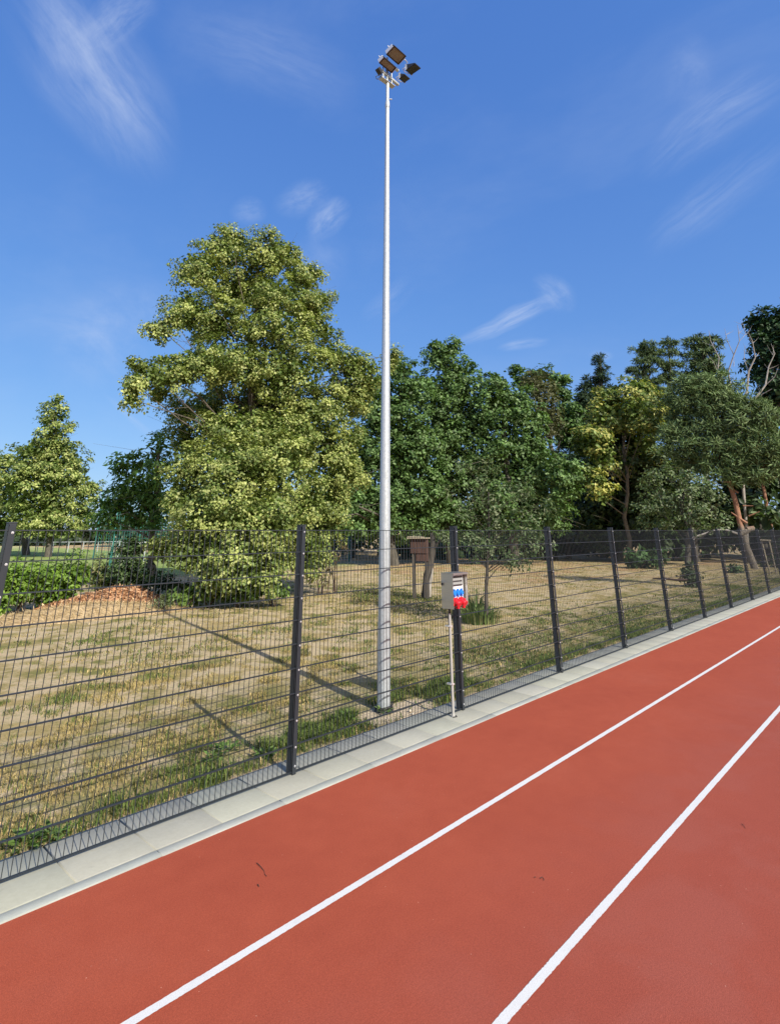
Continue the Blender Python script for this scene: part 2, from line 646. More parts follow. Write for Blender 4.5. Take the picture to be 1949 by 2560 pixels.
MAT = dict(
    track=track_material(), line=line_material(),
    slab=concrete_material('slab_concrete', (0.29, 0.29, 0.245), (0.345, 0.345, 0.295)),
    strip=concrete_material('kerb_concrete', (0.30, 0.315, 0.285), (0.37, 0.385, 0.35), 0.2),
    ground=ground_material(),
    anth=simple('anthracite_coating', (0.020, 0.025, 0.031), 0.45, 0.0, 0.08, 30, 0.04),
    bolt=simple('zinc_bolt', (0.75, 0.75, 0.76), 0.3, 0.6, 0.05, 60, 0),
    zinc=zinc_material(), steel=stainless_material(),
    white=simple('white_plastic', (0.80, 0.80, 0.80), 0.35, 0, 0.02, 20, 0),
    blue=simple('blue_plastic', (0.01, 0.19, 0.72), 0.35, 0, 0.05, 20, 0),
    red=simple('red_plastic', (0.66, 0.016, 0.028), 0.35, 0, 0.05, 20, 0),
    grey=simple('grey_plastic', (0.30, 0.31, 0.30), 0.4, 0, 0.05, 20, 0),
    smoke=simple('smoked_window', (0.05, 0.05, 0.055), 0.12, 0, 0.05, 20, 0),
    black=simple('black_rubber', (0.018, 0.018, 0.02), 0.6, 0, 0.1, 40, 0.1),
    pvc=simple('pale_conduit', (0.36, 0.35, 0.325), 0.45, 0, 0.04, 30, 0),
    lamp=simple('lamp_housing', (0.03, 0.03, 0.033), 0.45, 0.2, 0.1, 30, 0),
    glass=simple('lamp_glass', (0.22, 0.205, 0.14), 0.3, 0.0, 0.12, 12, 0),
    lglass=simple('lamp_glass_dark', (0.02, 0.022, 0.022), 0.08, 0.0, 0.12, 12, 0),
    pale_metal=simple('pale_bracket', (0.72, 0.73, 0.74), 0.35, 0.35, 0.05, 20, 0),
    leaf=leaf_material('leaf'), needle=leaf_material('needle', 0.6, 0.12, 0.2),
    blade=leaf_material('grass_blade', 0.6, 0.25, 0.2),
    straw=leaf_material('straw', 0.8, 0.1, 0.1),
    bark=bark_material('linden_bark', (0.06, 0.05, 0.038), (0.17, 0.145, 0.11)),
    oakbark=bark_material('oak_bark', (0.05, 0.045, 0.035), (0.13, 0.115, 0.09)),
    pinebark=bark_material('pine_bark', (0.10, 0.085, 0.065), (0.26, 0.22, 0.17), 9, 0.4, 0.9, (0.31, 0.155, 0.09), 2.25),
    deadbark=bark_material('bleached_wood', (0.20, 0.18, 0.155), (0.38, 0.35, 0.31), 10, 0.3, 0.5),
    deadtrunk=bark_material('dead_bark', (0.02, 0.018, 0.015), (0.10, 0.085, 0.068), 7, 0.15, 1.0),
    netgreen=simple('green_coating', (0.025, 0.15, 0.12), 0.5, 0, 0.1, 10, 0),
    goalwhite=simple('goal_white', (0.45, 0.47, 0.49), 0.4, 0, 0.05, 10, 0),
    brownwood=bark_material('brown_boards', (0.05, 0.026, 0.019), (0.095, 0.048, 0.035), 14, 0.15, 0.4),
    palewood=simple('weathered_wood', (0.34, 0.29, 0.20), 0.8, 0, 0.2, 12, 0.3),
    twig=simple('dry_twig', (0.05, 0.028, 0.02), 0.8, 0, 0.2, 60, 0.2),
    pebble=simple('pale_pebble', (0.5, 0.44, 0.34), 0.8, 0, 0.15, 60, 0.2),
)

# ------------------------------------------------------------------ the ground, the track and its edge
rng = np.random.default_rng(7)
YF = 4.58            # plane of the fence panels
Y_TRACK, Y_STRIP, Y_GRASS = 4.20, 4.275, 4.885


def smooth_noise(x, y, seed=0):
    s = np.zeros_like(x)
    r = np.random.default_rng(seed)
    for k in range(10):
        a = r.uniform(0, 6.28)
        fr = r.uniform(0.25, 3.0)
        s += np.sin((x * np.cos(a) + y * np.sin(a)) * fr + r.uniform(0, 6.28)) / (0.6 + fr)
    return s / 4.0


def gz(x, y):
    """height of the lawn"""
    x = np.asarray(x, dtype=float)
    y = np.asarray(y, dtype=float)
    k = np.clip((y - 5.2) / 2.0, 0, 1)
    return -0.012 + smooth_noise(x, y, 3) * 0.05 * k


def grid_object(name, xs, ys, zf, mat):
    Xg, Yg = np.meshgrid(xs, ys)
    Z = zf(Xg, Yg)
    V = np.stack([Xg.ravel(), Yg.ravel(), Z.ravel()], 1)
    nx, ny = len(xs), len(ys)
    i = np.arange(ny - 1)[:, None] * nx + np.arange(nx - 1)[None, :]
    F = np.stack([i, i + 1, i + 1 + nx, i + nx], -1).reshape(-1, 4)
    me = quad_mesh(name, V, F)
    return link(name, me, mat, None, True)


xs = np.concatenate([[-1500, -400, -100, -40], np.arange(-12, 60, 0.4), [64, 70, 80, 100, 140, 250, 600, 1500]])
ys = np.concatenate([[-1500, -400, -100, -40, -10, 0, 4.0, 4.9, 5.1], np.arange(5.4, 40, 0.4), [44, 50, 60, 80, 120, 250, 600, 1500]])
ground = grid_object('ground', xs, ys, lambda x, y: np.where(y < 4.95, -0.012, gz(x, y)), MAT['ground'])
tag(ground, kind='structure')

mb = MB()
mb.add([(-60, -7, 0.0), (160, -7, 0.0), (160, Y_TRACK, 0.0), (-60, Y_TRACK, 0.0)], [(0, 1, 2, 3)])
tag(mb.build('running_track', MAT['track']), kind='structure')
for yc in (3.035, 1.865, 0.66, -0.56):
    mb = MB()
    xs_ = [-60.0] + [q * 0.012 for q in range(40, 900)] + [q * 0.1 for q in range(109, 400)] + [160.0]
    rj = random.Random(int(yc * 100))
    vs_ = []
    for x_ in xs_:
        for sd in (-1, 1):
            vs_.append((x_, yc + sd * 0.0238 + rj.gauss(0, 0.0008) + 0.0006 * math.sin(x_ * 23 + sd), 0.004))
    mb.add(vs_, [(2 * q, 2 * q + 2, 2 * q + 3, 2 * q + 1) for q in range(len(xs_) - 1)])
    tag(mb.build('lane_line', MAT['line']), kind='structure')


def slab_row(name, y0, y1, step, off, mat, gap, z1, seed):
    """a row of cast slabs with open joints, each with a slight tone and level of its own"""
    r = random.Random(seed)
    V, F, C = [], [], []
    x = -20 + off
    while x < 120:
        x0, x1 = x + gap / 2, x + step - gap / 2
        dz = r.uniform(-0.0015, 0.0015)
        j0, j1 = r.uniform(-0.002, 0.002), r.uniform(-0.002, 0.002)
        c = r.uniform(0.93, 1.05)
        cc = (c, c * r.uniform(0.985, 1.01), c * r.uniform(0.96, 1.01))
        b = len(V)
        e = 0.005 if step < 0.8 else 0.002
        V += [(x0, y0 + j0, -0.1), (x1, y0 + j1, -0.1), (x1, y1, -0.1), (x0, y1, -0.1),
              (x0, y0 + j0, z1 + dz - e), (x1, y0 + j1, z1 + dz - e), (x1, y1, z1 + dz - e), (x0, y1, z1 + dz - e),
              (x0 + e, y0 + j0 + e, z1 + dz), (x1 - e, y0 + j1 + e, z1 + dz), (x1 - e, y1 - e, z1 + dz), (x0 + e, y1 - e, z1 + dz)]
        for a in ((0, 1, 5, 4), (1, 2, 6, 5), (2, 3, 7, 6), (3, 0, 4, 7), (4, 5, 9, 8), (5, 6, 10, 9), (6, 7, 11, 10), (7, 4, 8, 11), (8, 9, 10, 11)):
            F.append([b + q for q in a])
        C += [cc] * 12
        x += step
    me = quad_mesh(name, np.array(V), np.array(F), np.array(C))
    return tag(link(name, me, mat), kind='structure')


slab_row('paving_slabs', Y_STRIP + 0.004, Y_GRASS, 0.5055, 0.11, MAT['slab'], 0.010, 0.012, 1)
slab_row('kerb_edging', Y_TRACK - 0.012, Y_STRIP, 1.011, 0.11, MAT['strip'], 0.004, 0.008, 2)
mb = MB()
mb.box(-20, 120, Y_TRACK + 0.03, Y_GRASS - 0.03, -0.09, -0.014)
tag(mb.build('joint_bed', MAT['twig']), kind='structure')

# ------------------------------------------------------------------ the mesh fence
fence = empty('mesh_fence', (1.20, YF, 0), 'long anthracite double-rod mesh fence standing along the running track', 'fence')
P0, PS = 1.20, 2.54


def post_mb(with_bolts=False):
    m = MB()
    m.box(-0.02, 0.02, YF + 0.012, YF + 0.072, -0.05, 2.075)     # square post behind the panel
    m.box(-0.022, 0.022, YF + 0.010, YF + 0.074, 2.0755, 2.083)   # cap
    m.box(-0.021, 0.021, YF - 0.020, YF - 0.012, 0.012, 2.074)   # cover bar
    m.box(-0.023, 0.023, YF - 0.022, YF - 0.010, 2.0745, 2.084)
    for z in BZ:
        m.box(-0.013, 0.013, YF - 0.0118, YF + 0.0118, z - 0.026, z - 0.008)  # clamps bridging bar and post
    return m


BZ = [2.015 - 0.2 * k for k in range(10)] + [0.075]


def bolt_mb(z, m=None, x=0.004):
    m = m or MB()
    m.tube([(x, YF - 0.0202, z), (x, YF - 0.0225, z)], 0.0085, 12)
    m.tube([(x, YF - 0.0226, z), (x, YF - 0.0275, z)], [0.0062, 0.004], 10)
    return m


p_proto = post_mb().build('post', MAT['anth'], fence, bevel=0.0025)
p_proto.location = (0, -YF, 0)
b_meshes = []
for z in BZ:
    bo = bolt_mb(z).build('bolt', MAT['bolt'], None, True)
    bo.parent = p_proto
    b_meshes.append(bo)
bundled = post_mb()
bm_far = MB()
for z in BZ:
    bolt_mb(z, bm_far)
for k in range(1, 9):
    c = p_proto.copy()
    COL.objects.link(c)
    c.location = (PS * k, -YF, 0)
    if k < 8:
        for b_ in b_meshes:
            d = b_.copy()
            COL.objects.link(d)
            d.parent = c
    else:
        f8 = bm_far.build('bolts', MAT['bolt'], None)
        f8.parent = c
        f8['kind'] = 'stuff'
        farp = c
for k in range(9, 24):
    c = farp.copy()
    COL.objects.link(c)
    c.location = (PS * k, -YF, 0)
    d = f8.copy()
    COL.objects.link(d)
    d.parent = c
c = farp.copy()
COL.objects.link(c)
c.location = (-PS, -YF, 0)

m = MB()
zt = 2.03
for i in range(11):
    z = zt - 0.2 * i
    for s in (-1, 1):
        m.box(0.003, PS - 0.003, YF + s * 0.0064 - 0.0036, YF + s * 0.0064 + 0.0036, z - 0.0036, z + 0.0036)
for i in range(51):
    x = 0.02 + i * 0.05
    if x > PS - 0.005:
        break
    m.tube([(x, YF, 0.024), (x, YF, zt + 0.003)], 0.0027, 6, False)
pan = m.build('mesh_panel', MAT['anth'], fence)
pan.location = (0, -YF, 0)
for k in list(range(-2, 0)) + list(range(1, 24)):
    c = pan.copy()
    COL.objects.link(c)
    c.location = (PS * k, -YF, 0)

# ------------------------------------------------------------------ the floodlight mast
BX, BY = 5.68, 5.30
TX, TY, TZ = 5.770, 5.262, 9.25
mast = empty('floodlight_mast', (BX, BY, 0), 'tall galvanised steel mast carrying floodlights just behind the mesh fence', 'mast')


def mp(z):
    k = z / TZ
    return Vector((BX + (TX - BX) * k, BY + (TY - BY) * k, z))


m = MB()
zs = [0.0, 0.02, 1, 2, 3, 4, 5, 6, 7, 8, 8.95]
m.tube([mp(z) for z in zs], [0.083 - 0.0495 * z / 9.0 for z in zs], 40)
m.build('pole', MAT['zinc'], mast, True)
m = MB()
m.tube([mp(8.92), mp(8.925), mp(9.02), mp(9.06)], [0.036, 0.040, 0.040, 0.034], 32)
m.tube([mp(9.04), mp(9.46)], [0.029, 0.029], 28)
m.tube([mp(9.12) + Vector((0.03, -0.02, 0)), mp(9.12) + Vector((0.062, -0.05, 0.0))], [0.012, 0.012], 12)
m.build('collar', MAT['zinc'], mast, True)
m = MB()
pts = [mp(0.035) + Vector((math.cos(a) * 0.098, math.sin(a) * 0.098, 0.008 * math.sin(3 * a))) for a in np.linspace(0, 6.28, 30)]
m.tube(pts, 0.014, 8)
m.tube([mp(-0.01) + Vector((0, 0, 0)), mp(0.02)], [0.115, 0.105], 28)
m.tube([mp(0.07) + Vector((0.10, -0.05, -0.03)), mp(0.05) + Vector((0.07, -0.07, 0.03)), mp(0.02) + Vector((0.03, -0.105, 0.02))], 0.008, 6)
m.build('foot_seal', MAT['black'], mast, True)
m = MB()
for a in (0.6, 2.4, 4.2):
    c0 = mp(0.5)
    m.tube([mp(0.6) + Vector((math.cos(a), math.sin(a), 0)) * 0.0803, mp(1.0) + Vector((math.cos(a), math.sin(a), 0)) * 0.078], 0.0012, 4)
m.build('weld_seam', MAT['zinc'], mast)


def on_plane_y(zx, zy, Y):
    """point of the mast head seen at (zx, zy) of the 8.4x enlargement, on a plane of constant Y"""
    v = ray(900 + zx / 8.4, 80 + zy / 8.4)
    t = Y / v.y
    return Vector((v.x * t, Y, EYE + v.z * t))


# base plate, uprights and cross-arms
m = MB()
pc = on_plane_y(565, 1065, TY)
Xp, Zp = pc.x, pc.z
mtx = Matrix.Translation((Xp, TY, Zp)) @ Matrix.Rotation(R(-4), 4, 'Z')
m.box(-0.16, 0.16, -0.045, 0.045, -0.005, 0.005, mtx)
m.build('head_plate', MAT['zinc'], mast)
m = MB()
m.tube([(Xp, TY, Zp + .006), (Xp, TY, Zp + 0.56)], 0.021, 14)
m.tube([(Xp - 0.10, TY, Zp + .006), (Xp - 0.10, TY, Zp + 0.30)], 0.011, 10)
m.tube([(Xp + 0.12, TY, Zp + .006), (Xp + 0.12, TY, Zp + 0.34)], 0.011, 10)
for zz in (0.16, 0.48):
    m.box(Xp - 0.15, Xp + 0.30, TY - 0.0215, TY + 0.0215, Zp + zz - 0.02, Zp + zz + 0.02)
m.build('crossarm', MAT['zinc'], mast, False)


def floodlight(c, n, xdir, L, S, glass):
    """housing with fins, glazed face along n, long side along xdir"""
    n = Vector(n).normalized()
    x = Vector(xdir)
    x = (x - n * x.dot(n)).normalized()
    y = n.cross(x)
    mt = Matrix((x, y, n)).transposed().to_4x4()
    mt.translation = c
    h = MB()
    D_ = 0.075
    # tapered body: rim, body, back
    vs = [(-L / 2, -S / 2, 0), (L / 2, -S / 2, 0), (L / 2, S / 2, 0), (-L / 2, S / 2, 0),
          (-L / 2 * .86, -S / 2 * .8, -D_), (L / 2 * .86, -S / 2 * .8, -D_), (L / 2 * .86, S / 2 * .8, -D_), (-L / 2 * .86, S / 2 * .8, -D_)]
    h.add([mt @ Vector(v) for v in vs], [(0, 1, 5, 4), (1, 2, 6, 5), (2, 3, 7, 6), (3, 0, 4, 7), (4, 5, 6, 7), (3, 2, 1, 0)])
    w = 0.012
    for (a, b, c_, d) in ((-L / 2 - .004, L / 2 + .004, -S / 2 - .004, -S / 2 + w), (-L / 2 - .004, L / 2 + .004, S / 2 - w, S / 2 + .004),
                          (-L / 2 - .004, -L / 2 + w, -S / 2 + w, S / 2 - w), (L / 2 - w, L / 2 + .004, -S / 2 + w, S / 2 - w)):
        h.box(a, b, c_, d, 0.001, 0.022, mt)
    for i in range(9):
        xx = -L * .38 + i * L * .76 / 8
        h.box(xx - .003, xx + .003, -S * .36, S * .36, -D_ - 0.03, -D_ - .001, mt)
    ho = h.build('floodlight', MAT['lamp'], mast, bevel=0.002)
    g = MB()
    g.box(-L / 2 + w + .001, L / 2 - w - .001, -S / 2 + w + .001, S / 2 - w - .001, 0.0015, 0.008, mt)
    go = g.build('glass', glass, None)
    go.parent = ho
    yk = MB()
    for s in (-1, 1):
        yk.box(s * (L / 2 + .012) - .004, s * (L / 2 + .012) + .004, -S * .45, S * .35, -0.07, 0.016, mt)
        yk.tube([mt @ Vector((s * (L / 2 + .012), 0, -0.06)), mt @ Vector((s * (L / 2 + .012), -0.01, -0.12)), mt @ Vector((s * L * .30, -0.02, -0.165))], 0.009, 8)
    yk.tube([mt @ Vector((-L * .30, -0.02, -0.165)), mt @ Vector((L * .30, -0.02, -0.165))], 0.009, 8)
    yo = yk.build('yoke', MAT['pale_metal'], None)
    yo.parent = ho
    return ho


floodlight(on_plane_y(755, 480, TY - 0.16), (0, -0.30, -0.955), (1, 0, 0), 0.31, 0.20, MAT['glass'])
floodlight(on_plane_y(575, 690, TY - 0.10), (0, -0.34, -0.94), (1, 0, 0), 0.31, 0.125, MAT['glass'])


def wedge_light(c, dx, dy, h):
    """area floodlight: level glass below, wedge-shaped body deepest at the back"""
    x0, x1, y0, y1, z = c.x - dx / 2, c.x + dx / 2, c.y - dy / 2, c.y + dy / 2, c.z
    w = MB()
    w.add([(x0, y0, z), (x1, y0, z), (x1, y1, z), (x0, y1, z), (x0, y0, z + .014), (x1, y0, z + .014), (x1, y1, z + h), (x0, y1, z + h)],
          [(0, 3, 2, 1), (4, 5, 6, 7), (0, 1, 5, 4), (1, 2, 6, 5), (2, 3, 7, 6), (3, 0, 4, 7)])
    for i in range(5):
        xx = x0 + dx * (i + .5) / 5
        w.add([(xx - .002, y1 - .004, z + h - .008), (xx + .002, y1 - .004, z + h - .008), (xx + .002, y0 + .03, z + .03), (xx - .002, y0 + .03, z + .03),
               (xx - .002, y1 - .004, z + h + .02), (xx + .002, y1 - .004, z + h + .02), (xx + .002, y0 + .03, z + .045), (xx - .002, y0 + .03, z + .045)],
              [(4, 5, 6, 7), (0, 1, 5, 4), (1, 2, 6, 5), (2, 3, 7, 6), (3, 0, 4, 7)])
    ho = w.build('floodlight', MAT['lamp'], mast)
    g = MB()
    g.box(x0 + .008, x1 - .008, y0 + .008, y1 - .008, z - .004, z - .001)
    go = g.build('glass', MAT['lglass'], None)
    go.parent = ho
    y = MB()
    y.box(x0 - .007, x0 - .003, y1 - .035, y1 + .006, z - .004, z + h + .01)
    y.box(x1 + .003, x1 + .007, y1 - .035, y1 + .006, z - .004, z + h + .01)
    y.tube([(x0 - .005, y1 + .0065, z + h * .5), (x0 - .005, y1 + .06, z + h * .6), ((x0 + x1) / 2, y1 + .08, z + h * .6), (x1 + .005, y1 + .06, z + h * .6), (x1 + .005, y1 + .0065, z + h * .5)], .007, 8)
    yo = y.build('yoke', MAT['pale_metal'], None)
    yo.parent = ho


wedge_light(on_plane_y(1110, 785, TY - 0.13), 0.165, 0.235, 0.125)
wedge_light(on_plane_y(928, 982, TY - 0.10), 0.145, 0.14, 0.105)
m = MB()
q0 = on_plane_y(880, 560, TY - 0.10)
q1 = on_plane_y(985, 660, TY - 0.06)
m.tube([q0, q0.lerp(q1, .4) + Vector((.03, 0, .04)), q0.lerp(q1, .75) + Vector((.035, 0, .03)), q1], 0.010, 8)
m.build('bracket', MAT['pale_metal'], mast, True)
m = MB()
cc = on_plane_y(400, 820, TY)
mt = Matrix.Translation(cc) @ Matrix.Rotation(R(35), 4, 'Y')
m.box(-0.055, 0.055, -0.04, 0.04, -0.035, 0.035, mt)
m.tube([cc + Vector((0.04, 0, -0.02)), cc + Vector((0.06, 0, -0.10)), Vector((Xp - 0.15, TY, Zp + 0.005))], 0.012, 8)
m.build('junction_box', MAT['lamp'], mast, bevel=0.004)
m = MB()
for k in range(3):
    x0 = Xp - 0.07 + k * 0.05
    m.tube([(x0, TY - 0.03, Zp + 0.22), (x0 + 0.01, TY - 0.06, Zp + 0.14), (x0 + 0.03, TY - 0.03, Zp + 0.02)], 0.006, 6)
lp = [Vector((Xp - 0.16, TY - 0.02, Zp - 0.005)), Vector((Xp - 0.24, TY - 0.02, Zp - 0.02)), Vector((Xp - 0.285, TY, Zp - 0.06)),
      Vector((Xp - 0.27, TY, Zp - 0.10)), Vector((Xp - 0.235, TY, Zp - 0.09)), Vector((Xp - 0.22, TY, Zp - 0.05)), Vector((Xp - 0.17, TY, Zp - 0.006))]
m.tube(lp, 0.006, 6)
m.build('cable', MAT['black'], mast)

# ------------------------------------------------------------------ the socket box on the fence
BX0, BX1, BY0, BY1, BZ0, BZ1 = 5.905, 6.205, 4.37, 4.548, 1.155, 1.535
box = empty('socket_box', (6.05, 4.47, BZ0), 'stainless steel power socket box with blue and red sockets mounted on the fence post', 'power box')
m = MB()
tk = 0.003
m.box(BX0, BX0 + tk, BY0, BY1, BZ0 - 0.012, BZ1)
m.box(BX1 - tk, BX1, BY0, BY1, BZ0 + 0.012, BZ1)
m.box(BX0 + tk, BX1 - tk, BY1 - tk, BY1, BZ0, BZ1 - tk)
m.box(BX0 - 0.004, BX1 + 0.006, BY0 - 0.008, BY1 + 0.004, BZ1 + 0.0005, BZ1 + 0.005)
m.box(BX0 + tk, BX1 - tk, BY0 + 0.03, BY1 - tk, BZ0 - 0.001, BZ0 + 0.003)
m.box(BX0 - 0.004, BX1 + 0.006, BY0 - 0.010, BY0 - 0.0082, BZ1 - 0.018, BZ1 + 0.005)
m.build('housing', MAT['steel'], box)
yp = BY0 + 0.045
m = MB()
m.box(BX0 + 0.012, BX1 - 0.030, yp, BY1 - 0.005, BZ0 + 0.012, BZ1 - 0.022)
m.build('front_panel', MAT['white'], box, bevel=0.006)
m = MB()
wz0, wz1 = BZ1 - 0.145, BZ1 - 0.035
m.box(BX0 + 0.025, BX1 - 0.055, yp - 0.010, yp - 0.001, wz0, wz1)
wn_ = m.build('breaker_window', MAT['smoke'], box, bevel=0.003)
m = MB()
for zz in (wz0 + 0.018, wz0 + 0.062):
    m.box(BX0 + 0.036, BX1 - 0.068, yp - 0.013, yp - 0.0105, zz, zz + 0.026)
br = m.build('breaker_row', MAT['grey'], None)
br.parent = wn_
for i in range(3):
    x = BX0 + 0.062 + i * 0.074
    z = BZ0 + 0.160
    m = MB()
    m.box(x - 0.028, x + 0.028, yp - 0.012, yp - 0.001, z - 0.034, z + 0.030)
    m.tube([(x, yp - 0.0125, z - 0.003), (x, yp - 0.030, z - 0.003)], [0.029, 0.026], 20)
    m.box(x - 0.013, x + 0.013, yp - 0.024, yp - 0.008, z + 0.0305, z + 0.044)
    m.box(x - 0.010, x + 0.010, yp - 0.034, yp - 0.012, z - 0.046, z - 0.0345)
    m.build('blue_socket', MAT['blue'], box, bevel=0.002)
for i in range(2):
    x = BX0 + 0.085 + i * 0.115
    z = BZ0 + 0.062
    m = MB()
    m.box(x - 0.042, x + 0.042, yp - 0.014, yp - 0.001, z - 0.045, z + 0.045)
    m.tube([(x, yp - 0.0145, z + 0.010), (x, yp - 0.062, z - 0.022)], [0.038, 0.036], 24)
    m.tube([(x, yp - 0.0625, z - 0.0225), (x, yp - 0.072, z - 0.029)], [0.042, 0.040], 24)
    m.box(x - 0.014, x + 0.014, yp - 0.070, yp - 0.02, z + 0.022, z + 0.035)
    m.box(x - 0.012, x + 0.012, yp - 0.060, yp - 0.02, z - 0.072, z - 0.056)
    m.build('red_socket', MAT['red'], box, bevel=0.002)
m = MB()
cx_, cy_ = 5.995, 4.505
m.tube([(cx_, cy_, 0.045), (cx_, cy_, 1.085)], 0.0155, 20)
m.tube([(cx_, cy_, 0.014), (cx_, cy_, 0.045)], [0.024, 0.019], 20)
con = m.build('conduit', MAT['pvc'], box, True)
m = MB()
m.tube([(cx_, cy_, 1.0855), (cx_, cy_, BZ0 - 0.002)], 0.011, 16)
m.tube([(cx_, cy_, 1.125), (cx_, cy_, 1.145)], 0.018, 6)
m.build('cable_gland', MAT['black'], box, True)
m = MB()
m.tube([(cx_ - 0.03, cy_ - 0.02, 0.017), (cx_ + 0.02, cy_ - 0.035, 0.019), (cx_ + 0.045, cy_ + 0.01, 0.017)], 0.006, 6)
m.build('foot_gasket', MAT['black'], box, True)
for z in (0.34, 0.945):
    m = MB()
    m.box(cx_ - 0.024, cx_ + 0.024, cy_ - 0.018, YF - 0.012, z - 0.008, z + 0.008)
    m.tube([(cx_ - 0.034, cy_ + 0.004, z), (cx_ + 0.040, cy_ + 0.004, z)], 0.0035, 6)
    cl = m.build('clamp', MAT['bolt'], None)
    cl.parent = con
m = MB()
m.box(BX0 - 0.016, BX0 - 0.0005, BY1 - 0.035, BY1 - 0.008, 1.40, 1.425)
m.build('hinge', MAT['black'], box)


# ------------------------------------------------------------------ vegetation
def unit(v):
    return v / np.maximum(np.linalg.norm(v, axis=1, keepdims=True), 1e-9)


LEAF_SHAPES = {
    'kite': (0.5, 0.5), 'round': (0.45, 0.85), 'long': (0.5, 0.32), 'needle': (0.5, 0.16), 'oak': (0.6, 0.62),
}


def leaf_cloud(name, P, A, Nn, L, wid, col, mat, parent, fold=0.25):
    """one small folded leaf per point: A is its long axis, Nn the way it faces"""
    n = len(P)
    A = unit(A)
    B = unit(np.cross(Nn, A))
    Nn = np.cross(A, B)
    L = L[:, None]
    w = L * wid
    v0 = P
    v1 = P + A * L * 0.48 + B * w * 0.5 + Nn * w * fold
    v2 = P + A * L
    v3 = P + A * L * 0.48 - B * w * 0.5 + Nn * w * fold
    V = np.stack([v0, v1, v2, v3], 1).reshape(-1, 3)
    i = np.arange(n) * 4
    F = np.concatenate([np.stack([i, i + 1, i + 2], 1), np.stack([i, i + 2, i + 3], 1)])
    C = np.repeat(col, 4, axis=0)
    me = quad_mesh(name, V, F, C)
    o = link(name, me, mat, parent)
    return o


def palette(r, n, cols, weights, jit=0.18):
    idx = r.choice(len(cols), n, p=np.array(weights) / sum(weights))
    c = np.array(cols)[idx]
    return np.clip(c * (1 + r.normal(0, jit, (n, 1))), 0.004, 0.9)


def lobes_world(lobes, dist, thick=1.0):
    out = []
    for l in lobes:
        x, y, rx, ry = l[:4]
        off = l[4] if len(l) > 4 else 0.0
        c = at(x, y, dist + off)
        s = mpp(c)
        out.append((np.array(c), rx * s, ry * s, (rx + ry) / 2 * s * thick))
    return out


def crown_points(r, lobes, puff, per, inner=0.25, dens=1.0, squash=0.75, zmin=0.1, holes=0.62):
    """leaf positions and outward directions: puffs of leaves strewn over every lobe"""
    PP, DD, TT = [], [], []
    hf = 0.95 / puff
    hs_ = r.uniform(0, 6.28, 4)
    rt = np.array([math.sin(AZ), -math.cos(AZ), 0])
    fw = np.array([math.cos(AZ), math.sin(AZ), 0])
    for (c, rx, rz, ry) in lobes:
        area = 4 * math.pi * ((rx * ry + rx * rz + ry * rz) / 3)
        k = max(5, int(dens * area / (puff * puff * 2.4)))
        d = unit(r.normal(size=(k, 3)))
        rad = np.where(r.random(k) < inner, r.uniform(0.2, 0.75, k), r.uniform(0.78, 1.08, k))
        q = d * rad[:, None]
        pc = c + q[:, :1] * rx * rt + q[:, 1:2] * ry * fw + q[:, 2:3] * rz * np.array([0, 0, 1])
        outd = unit(d[:, :1] * rt + d[:, 1:2] * fw + d[:, 2:3] * np.array([0, 0, 1]))
        hole = np.sin(pc[:, 0] * hf + hs_[0]) * np.sin(pc[:, 1] * hf + hs_[1]) + np.sin(pc[:, 2] * hf * 1.25 + hs_[2]) * np.sin((pc[:, 0] + pc[:, 1]) * hf * .7 + hs_[3])
        keep = hole + r.normal(0, .25, k) > -holes
        pc, outd, d = pc[keep], outd[keep], d[keep]
        k = len(pc)
        pr = puff * r.uniform(0.5, 1.3, k)
        m_ = per
        bias = outd[:, None, :] * 0.55 + np.array([0, 0, 0.45])
        e = unit((r.normal(size=(k, m_, 3)) * 0.8 + bias).reshape(-1, 3)).reshape(k, m_, 3)
        rr = r.random((k, m_, 1)) ** 0.45
        lp_ = pc[:, None, :] + e * rr * pr[:, None, None] * np.array([1, 1, squash])
        dd = e * 0.6 + outd[:, None, :] * 0.7
        tone = np.repeat(r.normal(0, 1, (k, 1)), m_, 1)
        PP.append(lp_.reshape(-1, 3))
        DD.append(dd.reshape(-1, 3))
        TT.append(tone.ravel())
    P = np.concatenate(PP)
    D_ = np.concatenate(DD)
    T_ = np.concatenate(TT)
    ok = P[:, 2] > zmin
    return P[ok], unit(D_[ok]), T_[ok]


